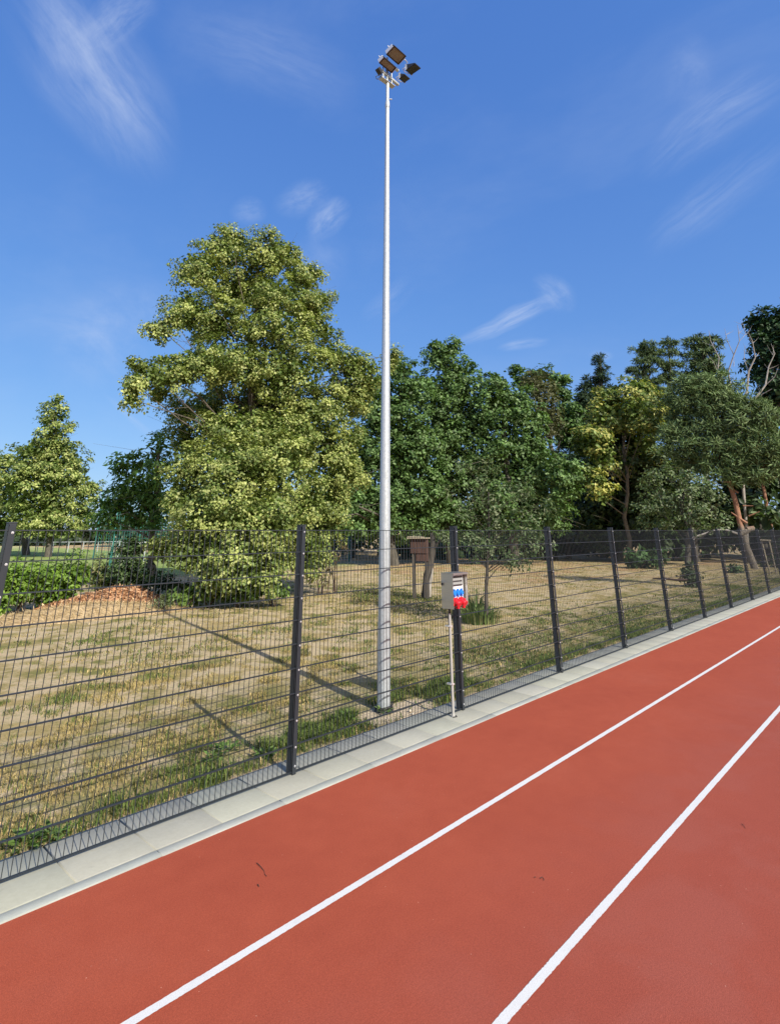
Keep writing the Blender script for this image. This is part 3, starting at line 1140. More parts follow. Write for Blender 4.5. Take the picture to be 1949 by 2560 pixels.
def crown(name, parent, seed, lobes, puff, per, L, wid, cols, weights, mat=None, inner=0.25, dens=1.0, squash=0.75,
          droop=0.5, up=0.55, jitter=0.42, zmin=0.1, tonevar=0.12, pale=None, pale_p=0.0, core=1.0, holes=0.62):
    r = np.random.default_rng(seed)
    P, D_, T_ = crown_points(r, lobes, puff, per, inner, dens, squash, zmin, holes)
    n0 = len(P)
    if core > 0:
        # leaves deeper inside every bough
        CP = []
        rt = np.array([math.sin(AZ), -math.cos(AZ), 0])
        fw = np.array([math.cos(AZ), math.sin(AZ), 0])
        for (c, rx, rz, ry) in lobes:
            k = int(core * 3.2 * (rx * rz + rx * ry + ry * rz) / (L * L * 2.2 * 0.5))
            q = unit(r.normal(size=(k, 3))) * (r.random((k, 1)) ** 0.5) * 0.82
            CP.append(np.asarray(c) + q[:, :1] * rx * rt + q[:, 1:2] * ry * fw + q[:, 2:3] * rz * np.array([0, 0, 1]))
        CP = np.concatenate(CP)
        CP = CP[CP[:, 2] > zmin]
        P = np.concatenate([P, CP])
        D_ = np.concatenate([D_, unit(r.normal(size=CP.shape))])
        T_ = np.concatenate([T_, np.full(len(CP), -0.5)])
    n = len(P)
    Nn = unit(D_ + np.array([0, 0, up]) + r.normal(0, jitter, (n, 3)))
    A = unit(r.normal(0, 1, (n, 3)) + D_ * 0.5 + np.array([0, 0, -droop]))
    A = unit(A - Nn * (A * Nn).sum(1, keepdims=True) + r.normal(0, 0.1, (n, 3)))
    col = palette(r, n, cols, weights)
    if pale is not None:
        # fruiting bracts: more of them on some sprays than on others
        pp = np.clip(pale_p + 0.22 * T_, 0.02, 0.95)
        sel = (r.random(n) < pp) & (np.arange(n) < n0)
        col[sel] = palette(r, int(sel.sum()), pale, [1] * len(pale), 0.15)
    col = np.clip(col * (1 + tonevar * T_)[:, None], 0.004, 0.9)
    Ls = L * r.uniform(0.65, 1.3, n)
    Ls[n0:] *= 1.5
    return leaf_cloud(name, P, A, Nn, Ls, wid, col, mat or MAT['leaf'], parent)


def limbs(parent, mat, base, top, r0, lobes, seed, r1=0.35, bend=0.03, twig=0.35, n_main=None, extra=None, limb=0.32, kmin=0.18):
    """tapered trunk from base to top with a limb to each lobe"""
    rr = random.Random(seed)
    m = MB()
    base, top = Vector(base), Vector(top)
    n = 7
    h = (top - base).length
    pts, rad = [], []
    for i in range(n + 1):
        k = i / n
        p = base.lerp(top, k) + Vector((rr.uniform(-1, 1), rr.uniform(-1, 1), 0)) * h * bend * (0 if i in (0, n) else 1)
        pts.append(p)
        rad.append(r0 * ((1 - k) * (1 - r1) + r1) * (1.12 if i == 0 else 1))
    m.tube(pts, rad, 12)
    ls = lobes if n_main is None else lobes[:n_main]
    for (c, rx, rz, ry) in ls:
        c = Vector(c)
        k = min(0.95, max(kmin, ((c.z - base.z) * 0.68) / max(h, .1)))
        i = min(n - 1, int(k * n))
        s = pts[i].lerp(pts[i + 1], k * n - i)
        rs = r0 * (1 - k * (1 - r1)) * limb
        mid = s.lerp(c, 0.5) + Vector((rr.uniform(-1, 1), rr.uniform(-1, 1), rr.uniform(-0.2, 1))) * (c - s).length * 0.12
        end = c + Vector((rr.uniform(-1, 1) * rx, rr.uniform(-1, 1) * rx, rz * rr.uniform(0, .5))) * 0.4
        m.tube([s, mid, c.lerp(mid, .3), end], [rs, rs * .65, rs * .4, rs * .15], 7)
        for q in range(4):
            d = Vector((rr.gauss(0, 1) * rx, rr.gauss(0, 1) * rx, rr.gauss(0.1, .8) * rz)) * 0.75
            t0 = mid.lerp(c, rr.uniform(0.2, 1))
            e = t0 + d
            mm = t0.lerp(e, .5) + Vector((rr.uniform(-1, 1), rr.uniform(-1, 1), rr.uniform(-1, 1))) * d.length * .14
            m.tube([t0, mm, e], [rs * twig, rs * twig * .6, rs * twig * .2], 5)
    if extra:
        extra(m, pts)
    return m.build('trunk', mat, parent, True)


def tree(name, label, base, dist, lobes, seed, r0, top_frac=0.8, lean=None, bark='bark', cat='tree', group=None,
         n_main=None, bend=0.03, thick=1.0, r1=0.35, trunk_top=None, extra=None, bare=False, limb=0.32, kmin=0.18, **kw):
    b = at(base[0], base[1], dist)
    b.z = 0.0
    t = empty(name, b, label, cat, group)
    lw = lobes_world(lobes, dist, thick)
    zt_ = max(l[0][2] + l[2] * 0.3 for l in lw)
    if trunk_top:
        tp = at(trunk_top[0], trunk_top[1], dist)
    else:
        c = np.mean([l[0] for l in lw], axis=0)
        tp = Vector((c[0], c[1], zt_ * top_frac))
    limbs(t, MAT[bark], b + Vector((0, 0, -0.1)), tp, r0, lw, seed, r1=r1, n_main=n_main, bend=bend, extra=extra, limb=limb, kmin=kmin)
    if not bare:
        crown('crown', t, seed + 1, lw, **kw)
    return t


G_LIN = [(0.085, 0.135, 0.028), (0.14, 0.20, 0.045), (0.21, 0.265, 0.075)]
PALE = [(0.335, 0.37, 0.115), (0.385, 0.41, 0.15), (0.29, 0.335, 0.095)]
G_OAK = [(0.065, 0.125, 0.035), (0.11, 0.19, 0.055), (0.17, 0.26, 0.09)]
G_PINE = [(0.075, 0.115, 0.045), (0.11, 0.16, 0.065), (0.15, 0.20, 0.09)]
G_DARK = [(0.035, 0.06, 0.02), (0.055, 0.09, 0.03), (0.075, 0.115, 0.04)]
G_APPLE = [(0.09, 0.14, 0.05), (0.14, 0.185, 0.08), (0.23, 0.26, 0.15)]

# big linden (20 m off)
LL = [(470, 540, 52, 42, 0), (505, 520, 38, 28, .5), (565, 552, 62, 52, 0), (612, 548, 38, 38, .5), (425, 580, 48, 48, -.5), (648, 600, 42, 38, 0), (676, 655, 34, 30, -.5), (700, 712, 26, 24, -.5),
      (520, 620, 85, 62, 1), (600, 640, 80, 50, -.5), (408, 665, 48, 52, -.5), (348, 712, 30, 26, -1), (375, 690, 26, 20, -1), (470, 700, 75, 52, 0), (590, 712, 85, 55, -1),
      (672, 690, 40, 40, 0), (700, 640, 16, 12, 0), (685, 590, 12, 14, 0),
      (430, 780, 75, 38, -1.5), (385, 812, 44, 26, -1.5), (395, 888, 40, 30, 0.5), (360, 775, 30, 18, -1), (340, 815, 52, 34, -2), (290, 828, 24, 30, -2), (500, 785, 90, 62, -1), (620, 800, 90, 72, -1), (712, 768, 40, 42, 0),
      (765, 790, 32, 34, 0), (740, 842, 58, 48, .5), (798, 800, 28, 34, 0), (775, 850, 40, 40, 1), (850, 765, 14, 12, 1.5), (838, 790, 18, 16, 1.5), (560, 870, 110, 60, 1.5), (680, 900, 80, 62, 0), (440, 870, 45, 34, 1.5),
      (350, 848, 34, 18, -1), (288, 862, 14, 20, -2), (315, 790, 30, 14, -2),
      (465, 920, 55, 40, -1), (395, 940, 40, 36, 1), (405, 1010, 50, 50, -2), (500, 1010, 90, 62, -2.5), (600, 1000, 72, 70, -2), (700, 985, 62, 72, .5),
      (745, 960, 45, 50, 1), (745, 1020, 42, 56, 1), (715, 1085, 45, 56, 1), (690, 1145, 46, 46, 1), (560, 930, 90, 60, -1), (640, 940, 60, 50, -1), (388, 1082, 36, 38, -2), (460, 1100, 100, 60, -3), (580, 1110, 76, 62, -3), (662, 1080, 40, 60, -1),
      (346, 1185, 22, 30, -2.5), (405, 1190, 60, 50, -3), (500, 1200, 84, 54, -3.3), (585, 1190, 50, 60, -2.5), (540, 1252, 74, 26, -3.3), (455, 1255, 45, 22, -3.2),
      (670, 1190, 40, 50, 0), (520, 1130, 140, 110, 0.5), (540, 960, 130, 80, 1.5)]
tree('linden_tree', 'broad tall linden with pale yellow-green bracts sweeping down to the lawn left of the mast', (520, 1290), 20.5, LL, 11, 0.24,
     trunk_top=(560, 640), puff=0.36, per=84, L=0.088, wid=0.82, cols=G_LIN, weights=[2, 4, 4], pale=PALE, pale_p=0.60, limb=0.17, zmin=0.12,
     inner=0.30, dens=1.2, droop=0.9, bend=0.02, squash=0.8, tonevar=0.10)

# conical lindens on the far field
CL = [(122, 868, 10, 20), (120, 895, 26, 24), (118, 930, 42, 28), (85, 968, 42, 26), (128, 970, 44, 30), (60, 975, 36, 24), (155, 1000, 36, 28), (110, 1015, 72, 36), (160, 1035, 36, 26),
      (60, 1010, 36, 28), (45, 1045, 44, 34), (110, 1060, 76, 42), (178, 1065, 32, 26), (50, 1085, 40, 34), (110, 1110, 86, 34), (185, 1112, 22, 28), (205, 1050, 14, 14), (110, 1148, 70, 24)]
tree('linden_tree', 'pointed yellow-green linden standing alone on the playing field at left', (104, 1199), 55.5, CL, 21, 0.26, trunk_top=(120, 900),
     puff=0.70, per=55, L=0.24, wid=0.55, cols=G_LIN, weights=[3, 4, 2], pale=PALE, pale_p=0.45, inner=0.35, dens=1.25, droop=0.1, squash=0.6, zmin=1.6, bark='oakbark')
CL2 = [(5, 1000, 26, 26), (-15, 1040, 46, 40), (0, 1085, 50, 36), (-20, 1125, 60, 34), (30, 1130, 40, 26)]
tree('linden_tree', 'yellow-green linden cut by the left edge of the view', (58, 1192), 62, CL2, 25, 0.3, trunk_top=(10, 1010),
     puff=0.75, per=50, L=0.26, wid=0.55, cols=G_LIN, weights=[3, 4, 2], pale=PALE, pale_p=0.45, inner=0.35, dens=1.2, squash=0.6, zmin=1.8, bark='oakbark')
# dark feathery locust behind the linden
LO = [(345, 962, 30, 24), (300, 985, 36, 26), (262, 1000, 24, 14), (330, 1010, 60, 40), (275, 1050, 42, 34), (330, 1070, 60, 46), (250, 1090, 32, 30), (300, 1115, 66, 28),
      (235, 1120, 22, 20)]
tree('locust_tree', 'dark green feathery-leaved tree tucked behind the left side of the big linden', (330, 1235), 29, LO, 31, 0.2, trunk_top=(340, 980),
     puff=0.55, per=44, L=0.26, wid=0.36, cols=[(0.055, 0.12, 0.02), (0.09, 0.18, 0.03), (0.13, 0.22, 0.045)], weights=[2, 3, 3], inner=0.4, dens=1.3, droop=0.8)

# oaks along the edge of the wood
KO = dict(holes=1.15, puff=0.55, per=50, L=0.215, wid=0.62, cols=G_OAK, weights=[3, 4, 2], inner=0.38, dens=1.15, squash=0.7, droop=0.0, bark='oakbark', zmin=0.2)
GO = 'trees along the edge of the wood'
OA = [(865, 800, 34, 30), (820, 835, 30, 34), (880, 850, 50, 42), (810, 890, 50, 44), (870, 920, 70, 52), (790, 960, 46, 54), (850, 1000, 74, 60), (760, 1020, 44, 54),
      (800, 1075, 80, 50), (890, 1080, 76, 56), (725, 1070, 48, 46, -4), (715, 1115, 36, 34, -4), (820, 1130, 110, 36), (900, 960, 50, 50)]
tree('oak_tree', 'dark green oak rising directly behind the mast', (850, 1210), 37, OA, 41, 0.3, trunk_top=(860, 830), group=GO, **KO)
OB = [(938, 748, 22, 22), (972, 748, 20, 20), (945, 776, 32, 24), (985, 800, 40, 34), (930, 838, 44, 36), (1000, 845, 48, 42), (950, 890, 70, 46), (1020, 910, 50, 50),
      (970, 960, 80, 54), (960, 1040, 80, 60), (1030, 1010, 60, 60), (950, 1110, 90, 46), (1030, 1110, 70, 50)]
tree('oak_tree', 'tallest oak right of the mast with a two-knobbed top against the sky', (975, 1212), 39, OB, 43, 0.34, trunk_top=(960, 790), group=GO, **KO)
OC = [(1070, 830, 30, 28), (1095, 860, 48, 34), (1060, 880, 40, 44), (1120, 910, 56, 44), (1090, 970, 70, 54), (1150, 960, 36, 44), (1160, 1030, 56, 52), (1205, 1010, 34, 44, -2),
      (1100, 1060, 80, 60), (1180, 1085, 52, 44), (1130, 1125, 90, 36), (1215, 1060, 24, 40, -2), (1235, 1010, 14, 26, -2)]
tree('oak_tree', 'round bright green oak behind the small grey-leaved tree', (1110, 1213), 38, OC, 45, 0.32, trunk_top=(1090, 880), group=GO, **KO)
OD = [(1112, 806, 16, 14), (1128, 822, 18, 16), (1160, 808, 22, 14), (1200, 818, 24, 18), (1212, 850, 22, 28), (1225, 890, 26, 36), (1210, 930, 30, 40), (1150, 830, 20, 20)]
tree('oak_tree', 'distant oak whose loose top shows above the olive conifer', (1190, 1200), 54, OD, 47, 0.3, trunk_top=(1190, 840), group=GO,
     **dict(KO, puff=0.8, L=0.36, cols=G_OAK[:2], weights=[1, 1], dens=0.9))
OE = [(1150, 815, 26, 20), (1165, 840, 34, 26), (1160, 880, 40, 34), (1168, 930, 36, 40), (1160, 980, 36, 30), (1185, 900, 30, 40)]
tree('cypress_tree', 'olive-brown dense conifer between the round oak and the spruce', (1165, 1205), 46, OE, 49, 0.25, trunk_top=(1160, 820), group=GO, bark='oakbark',
     puff=0.55, per=34, L=0.24, wid=0.42, cols=[(0.075, 0.085, 0.03), (0.11, 0.115, 0.045), (0.14, 0.14, 0.06)], weights=[2, 3, 1], inner=0.35, dens=1.2,
     squash=1.0, droop=-0.3)

# spruce with a pointed top
SP = [(1291, 778, 7, 12), (1291, 798, 16, 12), (1288, 820, 26, 14), (1282, 846, 36, 16), (1272, 875, 48, 20), (1262, 905, 54, 24), (1250, 945, 50, 34), (1250, 1000, 50, 40)]
KP = dict(core=0.6, holes=1.2, puff=0.5, per=70, L=0.38, wid=0.20, cols=G_PINE, weights=[3, 3, 1], inner=0.35, dens=1.4, squash=0.45, droop=-0.25, mat=MAT['needle'], jitter=0.9)
tree('spruce_tree', 'dark pointed spruce standing behind the yellow-green linden', (1285, 1200), 56, SP, 51, 0.3, trunk_top=(1291, 775), bark='oakbark', group=GO,
     **dict(KP, cols=[(0.025, 0.05, 0.022), (0.045, 0.075, 0.035)], weights=[1, 1]))
# tall thin pines
TP1 = [(1390, 742, 10, 12), (1384, 760, 24, 10), (1395, 782, 26, 10), (1380, 800, 24, 10), (1398, 822, 24, 12), (1402, 850, 28, 14), (1398, 880, 30, 16), (1400, 920, 30, 24)]
tree('pine_tree', 'slim tiered pine, left of the pair against the sky', (1400, 1200), 58, TP1, 53, 0.22, trunk_top=(1390, 745), bark='oakbark', group=GO, **dict(KP, dens=1.5, squash=0.4))
TP2 = [(1440, 742, 10, 12), (1438, 762, 20, 10), (1446, 786, 22, 10), (1440, 812, 22, 12), (1450, 840, 20, 14), (1440, 870, 26, 18), (1445, 910, 30, 26)]
tree('pine_tree', 'slim tiered pine, right of the pair against the sky', (1450, 1200), 60, TP2, 55, 0.22, trunk_top=(1440, 745), bark='oakbark', group=GO, **dict(KP, dens=1.5, squash=0.4))
TP3 = [(1500, 738, 24, 14), (1532, 742, 14, 14), (1510, 765, 36, 18), (1522, 795, 34, 20), (1500, 825, 40, 24), (1520, 860, 40, 30)]
tree('pine_tree', 'pine with a flat dark top behind the big pine', (1520, 1200), 54, TP3, 57, 0.26, trunk_top=(1512, 750), bark='oakbark', group=GO, **dict(KP, dens=1.3))

# yellow-green linden within the wood
LY = [(1318, 858, 40, 28), (1372, 842, 44, 26), (1395, 880, 34, 26), (1310, 900, 44, 32, -1), (1350, 895, 66, 34), (1370, 880, 40, 30, -2), (1272, 945, 34, 38, -3), (1300, 985, 30, 34, -3), (1400, 915, 30, 28, -2), (1248, 955, 14, 22, -3),
      (1294, 1055, 24, 32, -4), (1270, 1020, 18, 20, -4), (1330, 930, 60, 40, 2), (1340, 990, 60, 40, 1.5), (1385, 960, 40, 40, 1)]
tree('linden_tree', 'yellow-flecked linden glowing among the dark trees of the wood', (1350, 1208), 43, LY, 61, 0.16, trunk_top=(1345, 880), group=GO,
     puff=0.62, per=50, L=0.23, wid=0.72, cols=G_LIN, weights=[3, 4, 2], pale=[(0.42, 0.40, 0.11), (0.36, 0.36, 0.10)], pale_p=0.5, inner=0.3, dens=1.1, squash=0.6)
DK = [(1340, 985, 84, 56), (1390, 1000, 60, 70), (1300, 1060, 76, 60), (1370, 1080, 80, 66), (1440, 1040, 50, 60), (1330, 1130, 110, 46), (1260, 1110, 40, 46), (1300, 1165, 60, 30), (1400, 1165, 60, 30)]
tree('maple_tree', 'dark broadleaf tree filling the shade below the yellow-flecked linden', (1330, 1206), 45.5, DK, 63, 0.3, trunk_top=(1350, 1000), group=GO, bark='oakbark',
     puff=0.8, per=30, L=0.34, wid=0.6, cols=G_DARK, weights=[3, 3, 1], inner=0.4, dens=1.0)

# the big leaning pine
PI = [(1500, 832, 40, 26), (1552, 832, 32, 24), (1470, 872, 40, 26), (1540, 868, 52, 32), (1600, 872, 30, 24), (1500, 915, 56, 32), (1580, 912, 60, 36), (1640, 905, 36, 34),
      (1455, 930, 34, 22), (1460, 970, 36, 20), (1540, 962, 66, 32), (1620, 962, 56, 34), (1490, 1000, 36, 20), (1570, 1008, 56, 24), (1640, 1010, 44, 24), (1600, 1030, 40, 14), (1665, 960, 30, 40)]


def pine_extra(m, pts):
    for (a, b, q) in (((1608, 1128), (1574, 1104), 0.10), ((1600, 1090), (1622, 1090), 0.05), ((1612, 1112), (1636, 1102), 0.05),
                      ((1590, 1062), (1566, 1048), 0.06)):
        m.tube([at(*a, 40.1), at(*b, 40.0)], [q, q * .35], 6)
    m.tube([at(1612, 1143, 40.1), at(1594, 1150, 39.9)], [0.13, 0.12], 8)
    m.tube([at(1609, 1141, 40.1), at(1624, 1138, 40.2)], [0.15, 0.12], 8)


tree('pine_tree', 'big pine leaning left with an orange trunk above the fence at right', (1626, 1225), 40.1, PI, 71, 0.18, trunk_top=(1527, 900), bark='pinebark', r1=0.45, limb=0.2, kmin=0.62, bend=0.008,
     extra=pine_extra, group=GO,
     **dict(KP, puff=0.62, per=70, L=0.36, wid=0.17, dens=2.2, inner=0.35, squash=0.6, cols=[(0.095, 0.15, 0.055), (0.145, 0.205, 0.08), (0.20, 0.26, 0.12)]))
PJ = [(1640, 1020, 30, 14, 0), (1655, 985, 36, 24, 0), (1690, 1000, 40, 30, 0), (1700, 940, 40, 40, 0)]
tree('pine_tree', 'slimmer orange-trunked pine leaning left near the right edge', (1674, 1214), 47, PJ, 73, 0.15, trunk_top=(1632, 1000), bark='pinebark', r1=0.6, limb=0.2, kmin=0.8, bend=0.006, group=GO,
     **dict(KP, puff=0.62, per=50, L=0.32, wid=0.16, dens=1.6))

# dead bare tree
dt = empty('dead_tree', (*at(1600, 1215, 45).xy, 0), 'bleached leafless dead tree reaching above the big pine', 'tree', GO)
m = MB()


def poly(pts, r0, r1, n=6, dist=45):
    P_ = [at(x, y, dist + dd) for (x, y, dd) in pts]
    k = len(P_) - 1
    m.tube(P_, [(r0 + (r1 - r0) * i / k) * 0.6 for i in range(k + 1)], n)


poly([(1612, 1200, 0), (1600, 1050, 0), (1596, 940, 0), (1590, 880, 0)], 0.15, 0.20, 10)
poly([(1590, 880, 0), (1575, 845, 0), (1568, 800, -.5), (1580, 765, -.6), (1592, 735, -.8), (1588, 700, -.8)], 0.14, 0.02)
poly([(1580, 765, -.6), (1566, 735, -.6), (1560, 708, -.9)], 0.05, 0.015)
poly([(1592, 735, -.8), (1606, 720, -.6), (1600, 700, -.3)], 0.03, 0.01)
poly([(1590, 880, 0), (1608, 845, .4), (1612, 800, .5), (1626, 770, .4), (1620, 735, .3), (1610, 715, 0)], 0.15, 0.02)
poly([(1612, 800, .5), (1602, 775, .9), (1604, 745, .9)], 0.05, 0.015)
poly([(1590, 880, 0), (1560, 850, -.5), (1545, 800, -.6), (1548, 770, -.8), (1530, 735, -.9), (1526, 712, -.9)], 0.11, 0.015)
poly([(1545, 800, -.6), (1535, 778, -.9), (1520, 762, -1)], 0.04, 0.012)
poly([(1596, 900, 0), (1625, 860, .5), (1648, 830, .8), (1655, 790, 1), (1668, 762, 1.1), (1660, 740, 1)], 0.14, 0.02)
poly([(1648, 830, .8), (1668, 812, .8), (1676, 790, .8)], 0.05, 0.015)
poly([(1596, 930, 0), (1632, 872, -.5), (1640, 850, -.6), (1662, 838, -.6)], 0.09, 0.02)
rr_ = random.Random(5)
for (x, y) in ((1590, 720), (1606, 722), (1562, 722), (1580, 790), (1612, 760), (1626, 770), (1534, 745), (1655, 795), (1664, 765), (1572, 830), (1545, 790), (1640, 845), (1600, 700), (1620, 740)):
    for q in range(2):
        a = rr_.uniform(-1.2, 1.2)
        l_ = rr_.uniform(12, 26)
        poly([(x, y, 0), (x + math.sin(a) * l_ * .6, y - math.cos(a) * l_ * .5, .3), (x + math.sin(a) * l_, y - math.cos(a) * l_, .4)], 0.025, 0.006, 4)
m.build('trunk', MAT['deadbark'], dt, True)

# dark oak at the right edge
OR = [(1638, 690, 20, 16), (1650, 712, 30, 26), (1675, 690, 30, 30), (1640, 745, 30, 26), (1672, 760, 34, 40), (1635, 790, 28, 30), (1665, 820, 36, 34), (1700, 760, 40, 60), (1662, 860, 32, 26),
      (1700, 850, 40, 50), (1695, 700, 30, 40)]
tree('oak_tree', 'tall dark oak cut by the right edge of the view', (1690, 1205), 50, OR, 81, 0.4, trunk_top=(1670, 730), group=GO,
     **dict(KO, puff=0.8, L=0.33, cols=[(0.025, 0.055, 0.02), (0.04, 0.085, 0.03)], weights=[1, 1], dens=1.1))

# small orchard trees on the lawn
AJ = [(1432, 1025, 34, 22), (1396, 1050, 24, 26), (1480, 1035, 30, 22), (1455, 1070, 60, 32), (1520, 1058, 34, 30), (1405, 1098, 34, 26), (1490, 1105, 50, 30), (1545, 1090, 18, 26), (1440, 1128, 40, 18),
      (1500, 1140, 46, 16), (1550, 1130, 18, 16)]
tree('apple_tree', 'low wide orchard tree with grey-green leaves before the orange-trunked pine', (1487, 1262), 25.9, AJ, 91, 0.14, trunk_top=(1470, 1070), bark='oakbark',
     puff=0.36, per=34, L=0.125, wid=0.5, cols=G_APPLE, weights=[3, 3, 1], inner=0.5, dens=0.9, core=0.25, zmin=0.8, group='small orchard trees on the lawn', droop=0.1, thick=1.3)
SK = [(1000, 992, 22, 20), (1035, 1000, 26, 22), (975, 1060, 22, 20), (1030, 1045, 46, 34), (1085, 1035, 30, 24), (1125, 1055, 40, 30), (1165, 1090, 30, 26), (1000, 1095, 40, 30), (1075, 1095, 66, 38),
      (1140, 1125, 50, 30), (1060, 1150, 60, 28), (1010, 1165, 44, 20), (1120, 1175, 60, 26), (1170, 1180, 28, 14), (1190, 1172, 14, 9), (1100, 1205, 50, 16), (1050, 1190, 44, 20), (965, 1165, 12, 10)]
tree('apple_tree', 'slender young tree with narrow silvery-green leaves right of the socket box', (1045, 1345), 14.4, SK, 93, 0.05, trunk_top=(1052, 1060), bark='deadtrunk',
     puff=0.24, per=24, L=0.095, wid=0.42, cols=[(0.06, 0.105, 0.035), (0.10, 0.15, 0.055), (0.19, 0.22, 0.12)], weights=[2, 3, 2], inner=0.6, dens=0.72, core=0.05, zmin=0.8, group='small orchard trees on the lawn', droop=0.0, bend=0.012, thick=1.4)

# old leaning dead trunk with a few sprigs
dtk = empty('dead_tree', (*at(918, 1290, 19.3).xy, 0), 'dark split dead tree trunk standing on the lawn right of the mast', 'tree trunk')
m = MB()
P_ = [at(x, y, 19.3) for (x, y) in ((918, 1292), (918, 1270), (920, 1245), (926, 1215), (930, 1190), (932, 1168), (930, 1148))]
m.tube(P_, [0.17, 0.135, 0.13, 0.125, 0.12, 0.09, 0.05], 12)
m.tube([at(930, 1190, 19.3), at(943, 1170, 19.2), at(955, 1158, 19.0)], [0.06, 0.035, 0.015], 8)
m.tube([at(930, 1178, 19.3), at(912, 1160, 19.6), at(895, 1150, 19.8)], [0.05, 0.03, 0.012], 8)
tr_o = m.build('trunk', MAT['deadtrunk'], dtk, True)
m = MB()
m.tube([at(925, 1286, 19.17), at(925, 1262, 19.16), at(929, 1243, 19.17), at(932, 1225, 19.17)], [0.045, 0.06, 0.05, 0.02], 8)
m.build('bare_wood', MAT['deadbark'], dtk, True)
crown('sprigs', dtk, 99, lobes_world([(955, 1160, 16, 12), (975, 1168, 14, 10), (900, 1150, 16, 8), (868, 1158, 14, 10)], 19.3), puff=0.16, per=16, L=0.10, wid=0.5, cols=G_APPLE,
      weights=[2, 2, 1], inner=0.5, dens=0.8, core=0)

# brown board hut beside it
hx = at(904, 1180, 18.9)
hut = empty('nesting_hut', (hx.x, hx.y, 1.0), 'brown wooden hut-like box with pale roof beside the dark dead trunk', 'wooden box')
ra = math.atan2(hx.y, hx.x)
mt = Matrix.Translation(Vector((hx.x, hx.y, 0))) @ Matrix.Rotation(ra - R(90) - R(12), 4, 'Z')
m = MB()
for i in range(5):
    x = -0.26 + i * 0.104
    m.box(x + 0.002, x + 0.102, -0.15, 0.15, 1.35, 1.78, mt)
m.box(-0.10, 0.26, -0.12, 0.12, 1.12, 1.345, mt)
m.build('boards', MAT['brownwood'], hut)
m = MB()
m.box(-0.36, 0.30, -0.24, 0.24, 1.783, 1.815, mt)
m.box(-0.40, 0.05, -0.25, 0.20, 1.8152, 1.84, mt @ Matrix.Rotation(R(2), 4, 'Y'))
m.build('roof', MAT['palewood'], hut)
m = MB()
for (x, y) in ((-0.2, -0.1), (0.2, -0.1), (-0.2, 0.1), (0.2, 0.1)):
    m.box(x - 0.03, x + 0.03, y - 0.03, y + 0.03, -0.05, 1.119 if x > 0 else 1.349, mt)
m.build('stand', MAT['deadtrunk'], hut)


# bushes
def bush(name, label, lobes, dist, seed, cat='bush', group=None, **kw):
    b = at(lobes[0][0], lobes[0][1], dist)
    t = empty(name, (b.x, b.y, 0), label, cat, group)
    lw = lobes_world(lobes, dist)
    r = random.Random(seed)
    m = MB()
    for (c, rx, rz, ry) in lw:
        for q in range(4):
            s = Vector((c[0] + r.uniform(-.3, .3) * rx, c[1] + r.uniform(-.3, .3) * rx, -0.02))
            e = Vector(c) + Vector((r.uniform(-.7, .7) * rx, r.uniform(-.7, .7) * rx, r.uniform(0, .6) * rz))
            m.tube([s, s.lerp(e, .5) + Vector((r.uniform(-.05, .05), r.uniform(-.05, .05), 0)), e], [0.02, 0.013, 0.005], 5)
    m.build('stems', MAT['twig'], t, True)
    crown('foliage', t, seed, lw, **kw)
    return t


G_HEDGE = [(0.09, 0.17, 0.02), (0.14, 0.24, 0.03), (0.19, 0.29, 0.045)]
KH = dict(puff=0.26, per=34, L=0.11, wid=0.55, cols=G_HEDGE, weights=[3, 3, 2], inner=0.35, dens=1.25, zmin=0.02)
bush('hedge_bush', 'bright green leafy bush at the far left behind the fence', [(10, 1262, 50, 48), (-30, 1265, 50, 50), (60, 1248, 46, 44)], 18.9, 101, group='bright green bushes', **KH)
bush('hedge_bush', 'bright green leafy bush next to the orange chip heap', [(115, 1245, 46, 42), (165, 1235, 40, 34), (130, 1278, 44, 30), (90, 1285, 30, 20)], 19.6, 103, group='bright green bushes', **KH)
bush('weed_bush', 'dull green weeds behind the chip heap', [(215, 1228, 28, 26), (240, 1245, 28, 24), (225, 1262, 40, 14)], 21.5, 105,
     **dict(KH, cols=[(0.10, 0.15, 0.04), (0.16, 0.18, 0.06), (0.24, 0.20, 0.10)], weights=[3, 3, 1]))
bush('dark_bush', 'dark green bush between the weeds and the big linden', [(278, 1205, 34, 30), (265, 1240, 30, 30), (300, 1240, 32, 36), (290, 1180, 26, 20), (335, 1258, 28, 20, -.5), (375, 1262, 26, 16, -1), (400, 1266, 24, 14, -1.5)], 20.5, 107,  # last lobes added to darken the shaded soil at the linden's foot
     **dict(KH, cols=[(0.035, 0.07, 0.02), (0.06, 0.10, 0.03), (0.09, 0.13, 0.045)], dens=1.1))
bush('grey_shrub', 'small grey-green shrub at the right end of the straw mound', [(345, 1302, 19, 16), (352, 1290, 14, 12)], 17.0, 109,
     **dict(KH, puff=0.14, per=26, L=0.07, wid=0.3, cols=[(0.12, 0.16, 0.07), (0.17, 0.21, 0.10)], weights=[1, 1]))
bush('dry_branch_pile', 'withered leaning branches with brown leaves right of the second post', [(700, 1215, 24, 24), (722, 1190, 18, 14), (690, 1240, 20, 14)], 21.0, 111, cat='branches',
     **dict(KH, puff=0.22, per=16, L=0.14, wid=0.3, cols=[(0.30, 0.22, 0.11), (0.12, 0.09, 0.05), (0.10, 0.11, 0.05)], weights=[2, 2, 2], dens=0.7, droop=1.2, core=0.1))
bush('woodland_shrub', 'dark green shrub at the foot of the wood before the fourth clear panel', [(1385, 1200, 34, 22), (1362, 1212, 22, 14), (1412, 1206, 20, 16)], 37, 113, group='shrubs at the foot of the wood',
     **dict(KH, puff=0.4, per=26, L=0.2, cols=[(0.05, 0.10, 0.03), (0.08, 0.15, 0.05)], weights=[1, 1]))
